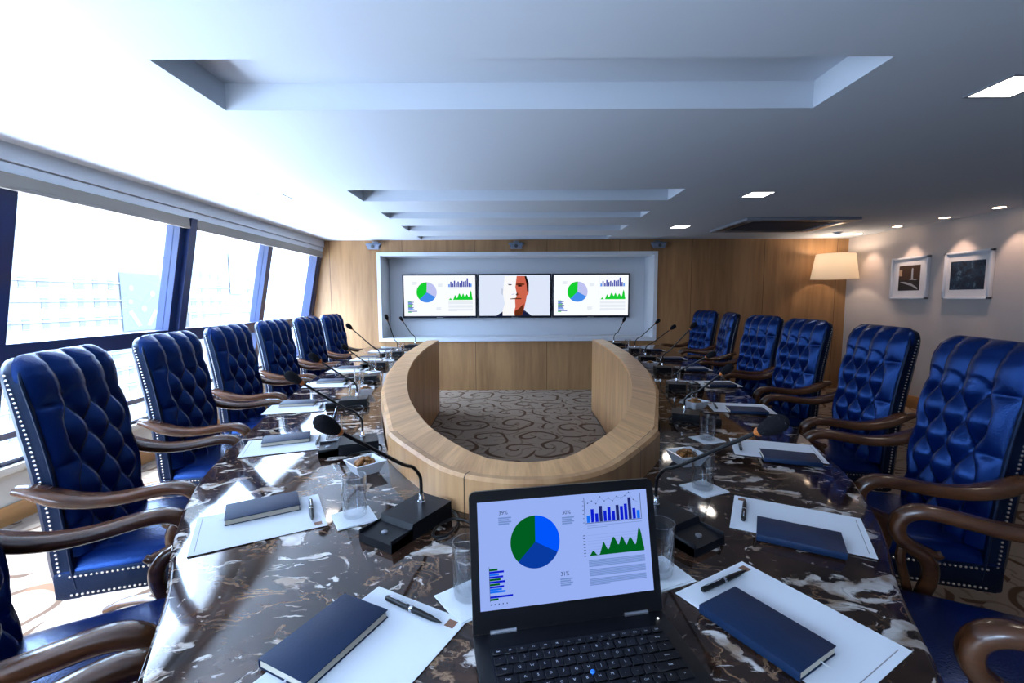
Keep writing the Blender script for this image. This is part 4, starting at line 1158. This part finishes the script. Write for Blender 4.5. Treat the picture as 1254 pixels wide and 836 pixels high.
# lamp on the back wall near the corner
lp = empty('wall_lamp', (4.37, YB, 1.74), 0, 'wall lamp with a lit cream drum shade in the far right corner', 'lamp')
m = MB(); m.box((-.05, -.02, -.09), (.05, 0, .09), .006); m.build('wall_plate', M['steel'], lp)
m = MB(); m.tube(catmull([(0, -.02, 0), (0, -.15, -.01), (0, -.31, -.03), (0, -.33, .0)], 5), .009, 10); m.build('arm', M['steel'], lp)
m = MB(); y0 = -.33
n = 48; prof = [(.275, -.17), (.225, .165), (.2225, .165), (.2725, -.17)]
vs = []; fs = []
for r_, z in prof:
    for k in range(n): vs.append((r_ * math.cos(2 * PI * k / n), y0 + r_ * math.sin(2 * PI * k / n), z))
for i in range(4):
    for k in range(n): fs.append((i * n + k, i * n + (k + 1) % n, ((i + 1) % 4) * n + (k + 1) % n, ((i + 1) % 4) * n + k))
m.add(vs, fs, 0, True); m.build('lamp_shade', M['shade'], lp)
m = MB(); m.lathe([(.0, -.0), (.02, .01), (.03, .035), (.02, .06), (0, .065)], 16, 0, TR(0, y0, .0)); m.build('bulb', M['bulb'], lp)
d = bpy.data.lights.new('lamp', 'POINT'); d.energy = 10; d.color = (1, .78, .56); d.shadow_soft_size = .05
o = bpy.data.objects.new('lamp', d); COL.objects.link(o); o.location = (0, y0, .10); o.parent = lp

# ------------------------------------------------------------------ daylight, camera
W = bpy.data.worlds.new('sky'); SC.world = W; W.use_nodes = True
bg = W.node_tree.nodes['Background']; bg.inputs['Strength'].default_value = 70.0
_nt = W.node_tree; _tc = N(_nt, 'ShaderNodeTexCoord'); _sp = N(_nt, 'ShaderNodeSeparateXYZ'); L(_nt, _tc.outputs['Generated'], _sp.inputs[0])
_ma = N(_nt, 'ShaderNodeMath', operation='MULTIPLY_ADD'); _ma.inputs[1].default_value = .5; _ma.inputs[2].default_value = .5; L(_nt, _sp.outputs[2], _ma.inputs[0])
_rp = N(_nt, 'ShaderNodeValToRGB'); L(_nt, _ma.outputs[0], _rp.inputs['Fac']); L(_nt, _rp.outputs['Color'], bg.inputs['Color'])
# sunlit street far below, pale haze over the roofs at eye level, bright high sky
_stops = [(0, (.34, .37, .40)), (.22, (.34, .37, .40)), (.40, (.05, .058, .066)), (.50, (.05, .058, .07)), (.60, (.085, .10, .12)), (.72, (.55, .68, .84)), (1, (.70, .85, 1.0))]
_rp.color_ramp.elements[0].position = 0; _rp.color_ramp.elements[0].color = (*_stops[0][1], 1)
_rp.color_ramp.elements[1].position = 1; _rp.color_ramp.elements[1].color = (*_stops[-1][1], 1)
for p_, c_ in _stops[1:-1]:
    e_ = _rp.color_ramp.elements.new(p_); e_.color = (c_[0] * .86, c_[1] * .94, c_[2] * 1.06, 1)
sun = bpy.data.lights.new('sun', 'SUN'); sun.energy = 14.0; sun.angle = math.radians(.6); sun.color = (1, .95, .88)
so = bpy.data.objects.new('sun', sun); COL.objects.link(so)
so.rotation_euler = Vector((.50, .13, -.85)).to_track_quat('-Z', 'Y').to_euler()
for i, (y0, y1) in enumerate(bays):     # window portals only guide sampling of the sky
    d = bpy.data.lights.new('window_portal', 'AREA'); d.shape = 'RECTANGLE'; d.size = 1.62; d.size_y = y1 - y0; d.cycles.is_portal = True
    o = bpy.data.objects.new('window_portal', d); COL.objects.link(o)
    o.location = (xw(1.15) - .12, (y0 + y1) / 2, 1.15)
    o.rotation_euler = (0, -PI / 2 + math.atan(.19) * -1, 0)
d = bpy.data.lights.new('window_portal', 'AREA'); d.shape = 'RECTANGLE'; d.size = FX1 - FX0; d.size_y = FZ1 - FZ0; d.cycles.is_portal = True
o = bpy.data.objects.new('window_portal', d); COL.objects.link(o); o.location = ((FX0 + FX1) / 2, YF - .06, (FZ0 + FZ1) / 2); o.rotation_euler = (PI / 2, 0, 0)
cam = bpy.data.cameras.new('camera'); cam.lens = 16.0; cam.sensor_width = 36.0; cam.clip_start = .02; cam.clip_end = 500
co = bpy.data.objects.new('camera', cam); COL.objects.link(co)
co.location = (0, 0, 1.32)
pitch = math.atan(52 / 557.3)
co.matrix_world = Matrix.Translation((0, 0, 1.32)) @ Matrix.Rotation(PI / 2 - pitch, 4, 'X') @ Matrix.Rotation(-.0045, 4, 'Z')
SC.camera = co
SC.view_settings.view_transform = 'Standard'; SC.view_settings.look = 'None'; SC.view_settings.gamma = 1.0
SC.view_settings.use_curve_mapping = False
SC.view_settings.exposure = 0.0
SC.cycles.use_denoising = True
SC.cycles.max_bounces = 10; SC.cycles.diffuse_bounces = 1; SC.cycles.transparent_max_bounces = 24
SC.cycles.sample_clamp_indirect = 8.0
SC.cycles.caustics_reflective = False; SC.cycles.caustics_refractive = False
